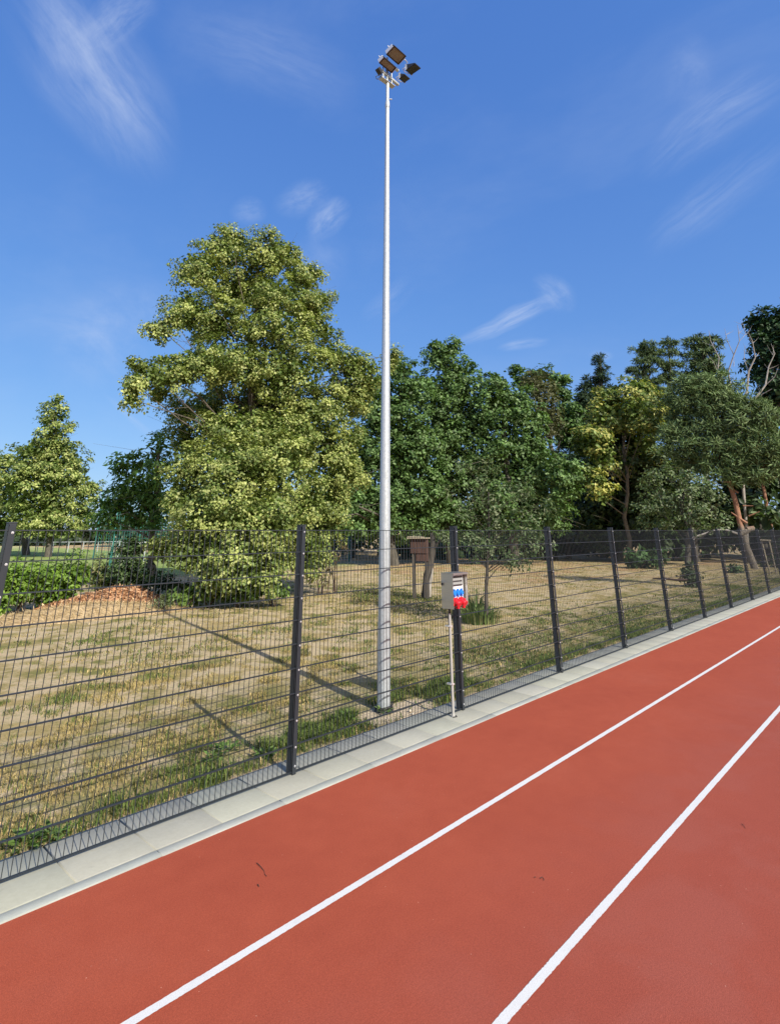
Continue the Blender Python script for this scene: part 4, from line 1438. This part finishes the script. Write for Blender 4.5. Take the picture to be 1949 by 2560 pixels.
bush('woodland_shrub', 'small loose shrub just left of the leaning pine trunk', [(1583, 1228, 18, 16), (1570, 1235, 14, 10)], 36, 115, group='shrubs at the foot of the wood',
     **dict(KH, puff=0.35, per=22, L=0.18, cols=[(0.05, 0.10, 0.03), (0.09, 0.15, 0.05)], weights=[1, 1]))
bush('ivy_bush', 'dark ivy clump wrapped round the foot of the low orchard tree', [(1486, 1248, 18, 20), (1478, 1232, 10, 14), (1494, 1215, 8, 16)], 25.6, 117,
     **dict(KH, puff=0.25, per=24, L=0.12, cols=[(0.045, 0.075, 0.03), (0.09, 0.12, 0.06)], weights=[1, 1]))
bush('woodland_shrub', 'low shrub strip at the foot of the wood near the right edge', [(1640, 1222, 26, 12), (1675, 1215, 24, 16), (1690, 1190, 20, 26)], 42, 119, group='shrubs at the foot of the wood',
     **dict(KH, puff=0.4, per=24, L=0.2, cols=[(0.05, 0.09, 0.03), (0.09, 0.14, 0.05)], weights=[1, 1]))
bush('suckers', 'bright low suckers at the foot of the big linden', [(520, 1280, 40, 14), (400, 1282, 34, 12), (590, 1268, 26, 18), (450, 1284, 30, 10)], 17.6, 121,
     **dict(KH, puff=0.2, per=26, L=0.12, wid=0.8, cols=[(0.10, 0.17, 0.035), (0.15, 0.22, 0.05)], weights=[1, 1]))


# strap-leaved weed clump at the foot of the young tree
def blades(name, P, H, Wd, lean, col, mat, parent=None, seg=2, seed=0):
    r = np.random.default_rng(seed)
    n = len(P)
    a = r.uniform(0, 2 * np.pi, n)
    d = np.stack([np.cos(a), np.sin(a), np.zeros(n)], 1)
    s = np.stack([-np.sin(a), np.cos(a), np.zeros(n)], 1)
    H = H[:, None]
    lean = lean[:, None]
    Wd = Wd[:, None] if isinstance(Wd, np.ndarray) else Wd
    up = np.array([0, 0, 1.0])
    m1 = P + up * H * 0.6 + d * H * lean * 0.35
    tp = P + up * H * (1 - 0.35 * lean) + d * H * lean
    V = np.stack([P - s * Wd / 2, P + s * Wd / 2, m1 + s * Wd * .4, m1 - s * Wd * .4, tp], 1).reshape(-1, 3)
    i = np.arange(n) * 5
    F = np.concatenate([np.stack([i, i + 1, i + 2], 1), np.stack([i, i + 2, i + 3], 1), np.stack([i + 3, i + 2, i + 4], 1)])
    me = quad_mesh(name, V, F, np.repeat(col, 5, axis=0))
    return link(name, me, mat, parent)


def clump(label, x, y, dist, rad, n, h, seed, cols, w=0.012, name='weed_clump', group=None):
    c = at(x, y, dist)
    r = np.random.default_rng(seed)
    a = r.uniform(0, 6.28, n)
    q = rad * r.random(n) ** 0.6
    P = np.stack([c.x + np.cos(a) * q, c.y + np.sin(a) * q, np.full(n, -0.02)], 1)
    o = blades(name, P, h * r.uniform(.5, 1.2, n), w * r.uniform(.7, 1.3, n), r.uniform(.2, .9, n), palette(r, n, cols, [1] * len(cols)), MAT['blade'], None, seed=seed)
    tag(o, label, 'weeds', group)
    return o


CW = [(0.10, 0.17, 0.04), (0.16, 0.23, 0.07), (0.26, 0.29, 0.12)]
clump('big tuft of long strap leaves round the foot of the young tree', 1035, 1338, 14.6, 0.42, 300, 0.42, 201, CW, 0.030)
clump('tuft of tall weeds standing just left of the young tree stem', 1022, 1322, 15.0, 0.2, 70, 0.75, 202, CW, 0.034)
clump('dry pale grass tuft behind the crest of the chip heap', 275, 1262, 19.6, 0.2, 120, 0.55, 204, [(0.42, 0.36, 0.18), (0.30, 0.28, 0.12)], 0.016)

# heaps beyond the fence
def heap(name, label, cx, cy, rx, ry, rot, h, mat, cols, n, L, W_, seed, cat, jag=0.1):
    r = np.random.default_rng(seed)
    k = 60
    u = np.linspace(-1, 1, k)
    U, Vv = np.meshgrid(u, u)
    ca, sa = math.cos(rot), math.sin(rot)

    def hz(U, Vv):
        d = np.sqrt(U ** 2 + Vv ** 2)
        prof = np.clip(1 - d ** 1.7, 0, 1)
        return h * prof * (1 + 0.28 * np.sin(3 * U + 1.3 * Vv + seed) + jag * np.sin(9 * U + 4) * np.cos(8 * Vv)) - 0.03
    X = cx + U * rx * ca - Vv * ry * sa
    Y = cy + U * rx * sa + Vv * ry * ca
    V3 = np.stack([X.ravel(), Y.ravel(), hz(U, Vv).ravel()], 1)
    i = np.arange(k - 1)[:, None] * k + np.arange(k - 1)[None, :]
    F = np.stack([i, i + 1, i + 1 + k, i + k], -1).reshape(-1, 4)
    root = empty(name, (cx, cy, 0), label, cat)
    me = quad_mesh('mound', V3, F)
    link('mound', me, mat, root, True)
    a = r.uniform(0, 6.28, n)
    q = np.sqrt(r.random(n)) * 0.98
    u1, v1 = np.cos(a) * q, np.sin(a) * q
    P = np.stack([cx + u1 * rx * ca - v1 * ry * sa, cy + u1 * rx * sa + v1 * ry * ca, hz(u1, v1) + 0.012], 1)
    A = unit(r.normal(0, 1, (n, 3)) * np.array([1, 1, 0.35]))
    Nn = unit(np.array([0, 0, 1.0]) + r.normal(0, 0.5, (n, 3)))
    o = leaf_cloud('litter', P, A, Nn, L * r.uniform(.5, 1.4, n), W_, palette(r, n, cols, [1] * len(cols), 0.2), MAT['straw'], root, 0.1)
    o['kind'] = 'stuff'
    return root


hc = at(228, 1305, 18.9)
va = math.atan2(hc.y, hc.x) - R(90)
MAT['chips'] = simple('bark_chips', (0.38, 0.21, 0.11), 0.9, 0, 0.35, 9, 0.8)
MAT['hay'] = simple('hay', (0.42, 0.31, 0.17), 0.95, 0, 0.25, 7, 0.8)
heap('chip_heap', 'heap of orange-brown bark chips behind the straw mound', hc.x, hc.y, 1.75, 1.0, va + R(8), 0.52, MAT['chips'],
     [(0.52, 0.29, 0.15), (0.40, 0.20, 0.10), (0.62, 0.42, 0.25), (0.24, 0.13, 0.08)], 5200, 0.10, 0.42, 301, 'heap')
sc_ = at(200, 1335, 17.2)
heap('straw_mound', 'long low mound of pale dry straw in front of the chip heap', sc_.x, sc_.y, 2.9, 1.0, va + R(10), 0.24, MAT['hay'],
     [(0.48, 0.36, 0.20), (0.38, 0.28, 0.14), (0.56, 0.44, 0.26)], 9000, 0.15, 0.07, 303, 'mound')

# ------------------------------------------------------------------ dark wood behind
r = np.random.default_rng(401)
wl = []
for x in range(640, 1900, 42):
    for lay in range(3):
        d_ = 47 + lay * 6 + r.uniform(-2, 2)
        y = 1188 - r.uniform(0, 95)
        wl.append((x + r.uniform(-20, 20), y, 46, 36, d_ - 50))
for x in range(1230, 1900, 40):
    wl.append((x, 1060 + r.uniform(-30, 30), 44, 40, r.uniform(2, 8)))
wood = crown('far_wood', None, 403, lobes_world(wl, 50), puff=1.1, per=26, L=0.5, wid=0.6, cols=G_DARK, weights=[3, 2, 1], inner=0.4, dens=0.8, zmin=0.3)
tag(wood, 'dark mass of undergrowth and trees at the back of the lawn', kind='stuff')
wl = []
for x in range(-380, 700, 34):
    wl.append((x + r.uniform(-14, 14), 1158 + r.uniform(-14, 10), 32, 22, r.uniform(-10, 10)))
    wl.append((x + r.uniform(-14, 14), 1172 + r.uniform(-4, 4), 32, 13, r.uniform(-10, 0)))
for (x, y, a, b_) in ((230, 1140, 30, 30), (270, 1130, 40, 30), (320, 1140, 50, 40)):
    wl.append((x, y, a, b_, -20))
wood2 = crown('distant_wood', None, 405, lobes_world(wl, 105), puff=1.9, per=24, L=0.9, wid=0.6, cols=[(0.035, 0.055, 0.025), (0.05, 0.08, 0.035)], weights=[1, 1], inner=0.4, dens=1.0, zmin=0.2)
tag(wood2, 'distant line of trees beyond the playing field at left', kind='stuff')
# single trunks standing in the wood
rt_ = random.Random(9)
for i, (x, d_, rad) in enumerate(((1500, 46, .22), (1420, 49, .2), (1652, 52, .3), (1300, 50, .2), (1225, 47, .18), (1040, 46, .2), (1132, 46, .2), (870, 45, .2), (760, 47, .2))):
    b = at(x, 1210, d_)
    o = empty('woodland_tree', (b.x, b.y, 0))
    m = MB()
    m.tube([(b.x, b.y, -0.1), (b.x + .1, b.y, 2.4), (b.x + rt_.uniform(-.4, .4), b.y, 6.5)], [rad * 1.15, rad, rad * .8], 10)
    m.build('trunk', MAT['oakbark'], o, True)
    crown('crown', o, 600 + i, [(np.array((b.x, b.y, 6.2)), 1.6, 1.5, 1.6)], puff=0.8, per=30, L=0.34, wid=0.6, cols=G_DARK, weights=[3, 3, 1], inner=0.4, dens=1.0)
    where = ['behind the low orchard tree', 'behind the dark shrub', 'between the two orange-trunked pines', 'beneath the yellow-flecked linden', 'right of the round oak', 'behind the young tree',
             'behind the round oak', 'left of the hut', 'left of the mast beyond the white goal'][i]
    tag(o, 'shaded woodland tree with a bare grey-brown trunk ' + where, 'tree', 'trees standing in the shade of the wood')

# ------------------------------------------------------------------ far things: nets, goals, rails, stakes
def gpos(x, y):
    v = ray(x * K, y * K)
    t = -EYE / v.z
    return Vector((v.x * t, v.y * t, 0))


def net_fence(name, label, pts, h, cell, rod, posts_r=0.045, cat='fence', top=True, low=0.0):
    root = empty(name, pts[0], label, cat)
    m = MB()
    for a, b in zip(pts[:-1], pts[1:]):
        d = b - a
        ln = d.length
        u = d / ln
        n = int(ln / cell)
        for i in range(n + 1):
            p = a + u * (i * ln / n)
            m.tube([p + Vector((0, 0, low)), p + Vector((0, 0, h))], rod, 3, False)
        k = int((h - low) / cell)
        for j in range(k + 1):
            z = low + (h - low) * j / k
            m.tube([a + Vector((0, 0, z)), b + Vector((0, 0, z))], rod, 3, False)
    m.build('net', MAT['netgreen'], root)
    for p in pts:
        m = MB()
        m.tube([p, p + Vector((0, 0, h + 0.25))], posts_r, 8)
        m.build('post', MAT['netgreen'], root, True)
    return root


nA = at(203, 1190, 50)
nB = at(297, 1190, 47)
nA.z = nB.z = 0
nM = nA.lerp(nB, 0.42)
net_fence('ball_net', 'tall green ball-stop net behind the small goal at left', [nA, nM, nB, nB + (nB - nA) * 0.8], 4.6, 0.24, 0.014, 0.055)
nC = gpos(752, 1211)
nD = gpos(1010, 1209)
nC0 = nC + (nC - nD) * 0.6
pts_ = [nC0.lerp(nC, .5), nC, nC.lerp(nD, .33), nC.lerp(nD, .66), nD]
net_fence('wire_fence', 'green wire fence at the back of the lawn behind the white goal', pts_, 2.9, 0.2, 0.009, 0.05)
# old green post standing behind the bushes
pp = at(236, 1225, 24)
m = MB()
m.tube([(pp.x, pp.y, -0.1), (pp.x, pp.y, 1.45)], 0.05, 10)
m.box(pp.x - .05, pp.x + .05, pp.y - .05, pp.y + .05, 1.451, 1.47)
m.box(pp.x - .012, pp.x + .012, pp.y - .07, pp.y - .051, 0.5, 1.2)
tag(m.build('green_post', MAT['netgreen'], None, False), 'short green steel post standing among weeds behind the chip heap', 'post')


def goal(label, p, ang, w, h, d, r_):
    root = empty('goal', p, label, 'goal')
    m = MB()
    mt = Matrix.Translation(p) @ Matrix.Rotation(ang, 4, 'Z')
    q = lambda x, y, z: mt @ Vector((x, y, z))
    m.tube([q(-w / 2, 0, 0), q(-w / 2, 0, h), q(w / 2, 0, h), q(w / 2, 0, 0)], r_, 8)
    m.build('goal_frame', MAT['goalwhite'], root)
    m = MB()
    for s in (-1, 1):
        m.tube([q(s * w / 2, 0, h), q(s * w / 2, d * .5, h * .97), q(s * w / 2, d, 0.03)], r_ * .5, 6)
    m.tube([q(-w / 2, d, .03), q(w / 2, d, .03)], r_ * .5, 6)
    m.build('net_support', MAT['goalwhite'], root)
    m = MB()
    for i in range(14):
        x = -w / 2 + w * i / 13
        m.tube([q(x, 0, h), q(x, d * .5, h * .97), q(x, d, .03)], 0.006, 3, False)
    for j in range(8):
        z = h * j / 8
        yy = d - d * .5 * (z / h)
        m.tube([q(-w / 2, yy, z), q(w / 2, yy, z)], 0.006, 3, False)
    m.build('goal_net', MAT['goalwhite'], root)


g1 = at(284, 1190, 44)
g1.z = 0
goal('small white goal under the tall green net', g1, math.atan2(g1.y, g1.x) - R(90) + R(20), 1.75, 1.25, 1.2, 0.04)
g2 = gpos(733, 1208)
goal('white goal frame at the back of the dry lawn left of the mast', g2, math.atan2(g2.y, g2.x) - R(90) + R(8), 1.55, 1.35, 1.0, 0.035)
rl = empty('pitch_rail', at(60, 1188, 66), 'low white railing across the far edge of the playing field', 'railing')
m = MB()
a_, b_ = at(-60, 1186, 66), at(300, 1186, 66)
a_.z = b_.z = 0
m.tube([a_ + Vector((0, 0, .95)), b_ + Vector((0, 0, .95))], 0.025, 6)
m.build('top_rail', MAT['goalwhite'], rl)
for i in range(12):
    p = a_.lerp(b_, i / 11)
    m = MB()
    m.tube([p, p + Vector((0, 0, .91))], 0.035, 6)
    m.build('rail_post', MAT['goalwhite'], rl)

# stakes supporting a young tree near the right edge
s0 = at(1655, 1212, 36)
st = empty('tree_stake', (s0.x, s0.y, 0), 'pair of pale wooden tree stakes joined by a short bar near the right edge', 'stakes')
for (xa, xb, dd) in ((1648, 1640, 0), (1662, 1656, 0.1)):
    a_, b_ = at(xa + 6, 1218, 36 + dd), at(xb, 1166, 36 + dd)
    a_.z = -0.05
    m = MB()
    m.tube([a_, b_], 0.035, 8)
    m.build('stake', MAT['palewood'], st, True)
m = MB()
m.tube([at(1636, 1164, 35.9), at(1660, 1165, 35.95)], 0.045, 6)
m.build('bar', MAT['palewood'], st, True)
# fallen branch lying by the orchard tree
m = MB()
m.tube([at(x, y, d) for (x, y, d) in ((1405, 1246, 25.2), (1430, 1247, 25.0), (1458, 1250, 24.9), (1480, 1249, 25.0))], [0.02, 0.035, 0.04, 0.03], 7)
m.tube([at(1458, 1250, 24.9), at(1470, 1245, 25.4)], [0.02, 0.01], 5)
tag(m.build('fallen_branch', MAT['twig'], None, True), 'brown fallen branch lying left of the ivy clump', 'branch')
m = MB()
m.tube([at(1594, 1152, 30.2), at(1566, 1143, 30.0), at(1558, 1141, 30.0)], [0.05, 0.045, 0.03], 7)
m.tube([at(1558, 1141, 30.0), at(1540, 1142, 28.8), at(1486, 1160, 26.0)], [0.03, 0.03, 0.03], 7)
tag(m.build('snapped_branch', MAT['deadbark'], None, True), 'pale snapped branch sticking out beside the leaning pine', 'branch')

# ------------------------------------------------------------------ grass
r = np.random.default_rng(501)


def in_view_lawn(n, x0, x1, y0, y1):
    x = r.uniform(x0, x1, n)
    y = r.uniform(y0, y1, n)
    return x, y


def patch(x, y, seed, fr):
    rr2 = np.random.default_rng(seed)
    s = np.zeros_like(x)
    for k in range(14):
        a = rr2.uniform(0, 6.28)
        f_ = fr * rr2.uniform(0.5, 2.2)
        s += np.sin((x * np.cos(a) + y * np.sin(a)) * f_ + rr2.uniform(0, 6.28))
    return s / 3.7


PX, PY, PH, PC, PL, PW = [], [], [], [], [], []
GREEN = np.array([(0.075, 0.12, 0.022), (0.12, 0.17, 0.036), (0.18, 0.225, 0.06)])
DRY_OR_SHADE = np.array([(0.50, 0.38, 0.15), (0.60, 0.46, 0.21), (0.40, 0.31, 0.12), (0.24, 0.20, 0.075)])


def sow(n, x0, x1, y0, y1, h, w, gfun, keep):
    x, y = in_view_lawn(n, x0, x1, y0, y1)
    # only where the camera could see it
    k = r.random(n) < keep(x, y)
    x, y = x[k], y[k]
    m_ = len(x)
    g = r.random(m_) < gfun(x, y)
    c = np.where(g[:, None], GREEN[r.integers(0, 3, m_)], DRY_OR_SHADE[r.integers(0, 4, m_)])
    c = np.clip(c * (1 + r.normal(0, .2, (m_, 1)) - 0.28 * np.clip(patch(x, y, 31, 6.0), 0, 1)[:, None]), 0.01, .8)
    hh = h * r.uniform(0.45, 1.3, m_) * np.where(g, 1.25, 0.85)
    PX.append(x)
    PY.append(y)
    PH.append(hh)
    PC.append(c)
    PL.append(r.uniform(0.2, 1.1, m_))
    PW.append(w * r.uniform(.7, 1.4, m_))


base_keep = lambda x, y: np.clip(0.16 + 0.5 * patch(x, y, 5, 2.4) + 0.75 * patch(x, y, 6, 10.0), 0.0, 1)
mast_clear = lambda x, y: np.clip((np.hypot((x - 5.75) * 1.5, (y - 5.17) * 3.6) - 0.85) / 0.4, 0, 1)
gf = lambda x, y: np.clip(0.36 + 0.38 * patch(x, y, 8, 0.9) + 0.25 * patch(x, y, 9, 5.0) + 0.3 * np.clip((6.6 - y) / 1.5, 0, 1), 0.03, 0.95)
sow(170000, 1.2, 7.5, 4.93, 9.0, 0.044, 0.0048, gf, lambda x, y: base_keep(x, y) * mast_clear(x, y))
sow(110000, 3.5, 15, 4.93, 14.0, 0.045, 0.008, gf, lambda x, y: base_keep(x, y) * mast_clear(x, y))
sow(80000, 4.0, 40, 4.93, 24.0, 0.05, 0.015, gf, base_keep)
# greener ragged fringe along the slabs
sow(26000, 1.2, 24, 4.9, 5.32, 0.085, 0.007, lambda x, y: np.full_like(x, 0.86),
    lambda x, y: np.clip(patch(x, y, 13, 1.7) * 0.9 + patch(x, y, 14, 7.0) * 0.7 + 0.6, 0, 1) * np.clip(1.3 - (y - 4.95) * 2.4, 0, 1) * mast_clear(x, y))
sow(11000, 3.9, 5.6, 4.92, 5.6, 0.085, 0.007, lambda x, y: np.full_like(x, 0.86),
    lambda x, y: np.clip(0.7 - ((x - 4.65) / .9) ** 2 - ((y - 5.1) / .42) ** 2 + patch(x, y, 21, 8.0) * .6, 0, 1) * mast_clear(x, y))
sow(12000, 5.7, 8.4, 4.95, 5.9, 0.095, 0.007, lambda x, y: np.full_like(x, 0.86),
    lambda x, y: np.clip(0.75 - ((x - 6.8) / 1.2) ** 2 - ((y - 5.35) / .45) ** 2 + patch(x, y, 22, 8.0) * .6, 0, 1) * mast_clear(x, y))
# dark green grass painting in the broad shade behind the mast, and green tufts over the right half of the lawn
_dry = DRY_OR_SHADE
DRY_OR_SHADE = np.array([(0.06, 0.085, 0.02), (0.08, 0.10, 0.025), (0.11, 0.11, 0.035), (0.15, 0.13, 0.05)])
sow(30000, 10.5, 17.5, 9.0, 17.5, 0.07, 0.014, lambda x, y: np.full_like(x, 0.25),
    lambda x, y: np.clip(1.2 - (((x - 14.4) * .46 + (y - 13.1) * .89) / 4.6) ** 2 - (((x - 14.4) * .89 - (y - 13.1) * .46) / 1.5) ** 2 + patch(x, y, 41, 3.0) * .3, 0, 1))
DRY_OR_SHADE = _dry
sow(45000, 8.5, 32, 4.95, 7.4, 0.05, 0.011, lambda x, y: np.full_like(x, 0.8),
    lambda x, y: np.clip(patch(x, y, 43, 1.5) * .8 + patch(x, y, 44, 5.0) * .5 + 0.35, 0, 1) * np.clip((7.4 - y) / 1.2, 0, 1))
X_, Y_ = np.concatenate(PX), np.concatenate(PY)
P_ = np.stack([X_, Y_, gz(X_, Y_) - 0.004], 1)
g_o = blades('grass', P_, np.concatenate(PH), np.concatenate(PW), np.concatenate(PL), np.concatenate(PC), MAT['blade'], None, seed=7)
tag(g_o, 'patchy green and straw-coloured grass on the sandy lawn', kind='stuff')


# broad-leaved weeds along the fence foot (rosettes)
def rosette(x, y, rad, n, h, seed, label, bright=1.0):
    r2 = np.random.default_rng(seed)
    a = r2.uniform(0, 6.28, n)
    q = rad * r2.random(n) ** .7 * 0.7
    P = np.stack([x + np.cos(a) * q, y + np.sin(a) * q, r2.uniform(0.0, h, n)], 1)
    A = np.stack([np.cos(a), np.sin(a), r2.uniform(-.1, .7, n)], 1)
    Nn = unit(np.array([0, 0, 1.0]) + r2.normal(0, .35, (n, 3)))
    col = palette(r2, n, [(0.07 * bright, 0.13 * bright, 0.03), (0.11 * bright, 0.18 * bright, 0.045), (0.15 * bright, 0.22 * bright, 0.06)], [1, 1, 1])
    o = leaf_cloud('leafy_weed', P, A, Nn, rad * r2.uniform(.35, .8, n), 0.42, col, MAT['blade'], None, .15)
    return tag(o, label, 'weed', 'leafy weeds along the fence foot')


def gp(px, py):
    v = ray(px, py)
    t = -EYE / v.z
    return v.x * t, v.y * t


for (px, py, rad, lab) in ((85, 2150, 0.13, 'dark leafy weed at the lawn edge, leftmost by the fence foot'),
                           (150, 2118, 0.11, 'leafy weed with a yellow flower head, second from the left by the fence foot'),
                           (560, 1880, 0.14, 'dense bright leafy weed at the lawn edge left of the second fence post'),
                           (660, 1893, 0.12, 'leafy weed tucked close against the foot of the second fence post'),
                           (865, 1800, 0.14, 'broad-leaved weed in the green strip in front of the mast foot'),
                           (960, 1782, 0.10, 'low weed just right of the bare sand at the mast foot'),
                           (530, 1905, 0.10, 'small bright weed further out on the lawn left of the second fence post')):
    x, y = gp(px, py)
    y = max(y, 4.98)
    rosette(x, y, rad, 46, 0.05, int(px), lab)
# pebbles of sand at the foot of the mast
for i, (px, py) in enumerate(((1024, 1778), (1031, 1786), (1012, 1770))):
    x, y = gp(px, py)
    bmx = bmesh.new()
    bmesh.ops.create_icosphere(bmx, subdivisions=2, radius=0.022 - 0.004 * i)
    for v in bmx.verts:
        v.co *= 1 + 0.12 * math.sin(v.co.x * 190 + i) * math.cos(v.co.y * 150)
        v.co.z *= .7
    me = bpy.data.meshes.new('pebble')
    bmx.to_mesh(me)
    bmx.free()
    o = link('pebble', me, MAT['pebble'], None, True)
    o.location = (x, y, 0.005)
    tag(o, ['largest pale pebble on the sand right of the mast foot', 'middle pale pebble on the sand right of the mast foot', 'smallest pale pebble, closest to the mast foot'][i], 'pebble', 'pale pebbles by the mast')

# debris on the track
def debris(name, label, px, rad, cat='twig'):
    m = MB()
    P_ = []
    for k, (a, b) in enumerate(px):
        x, y = gp(a, b)
        P_.append(Vector((x, y, 0.004 + 0.004 * math.sin(k * 1.7 + .5))))
    m.tube(P_, [rad * (1 - .5 * k / len(P_)) for k in range(len(P_))], 6)
    tag(m.build(name, MAT['twig'], None, True), label, cat, 'bits of twig on the track')


debris('twig', 'thin dark bent twig lying on the red track nearest the kerb', [(642, 2160), (652, 2170), (660, 2178), (662, 2187), (667, 2194)], 0.0022)
debris('twig', 'tiny dark crumb below the bent twig on the track', [(644, 2214), (646, 2216), (647, 2218)], 0.0028)
debris('twig', 'short curled dark twig in the middle lane', [(1350, 2198), (1355, 2196), (1359, 2199), (1358, 2202)], 0.0024)
debris('twig', 'small dark speck beside the short curled twig', [(1335, 2196), (1339, 2196)], 0.0022)
debris('twig', 'small forked dark twig right of the second white line', [(1853, 2062), (1858, 2066), (1862, 2071)], 0.002)
debris('twig', 'pale dry stalk on the kerb edge between lawn and track at left', [(1395, 1722), (1402, 1720), (1412, 1717)], 0.003)
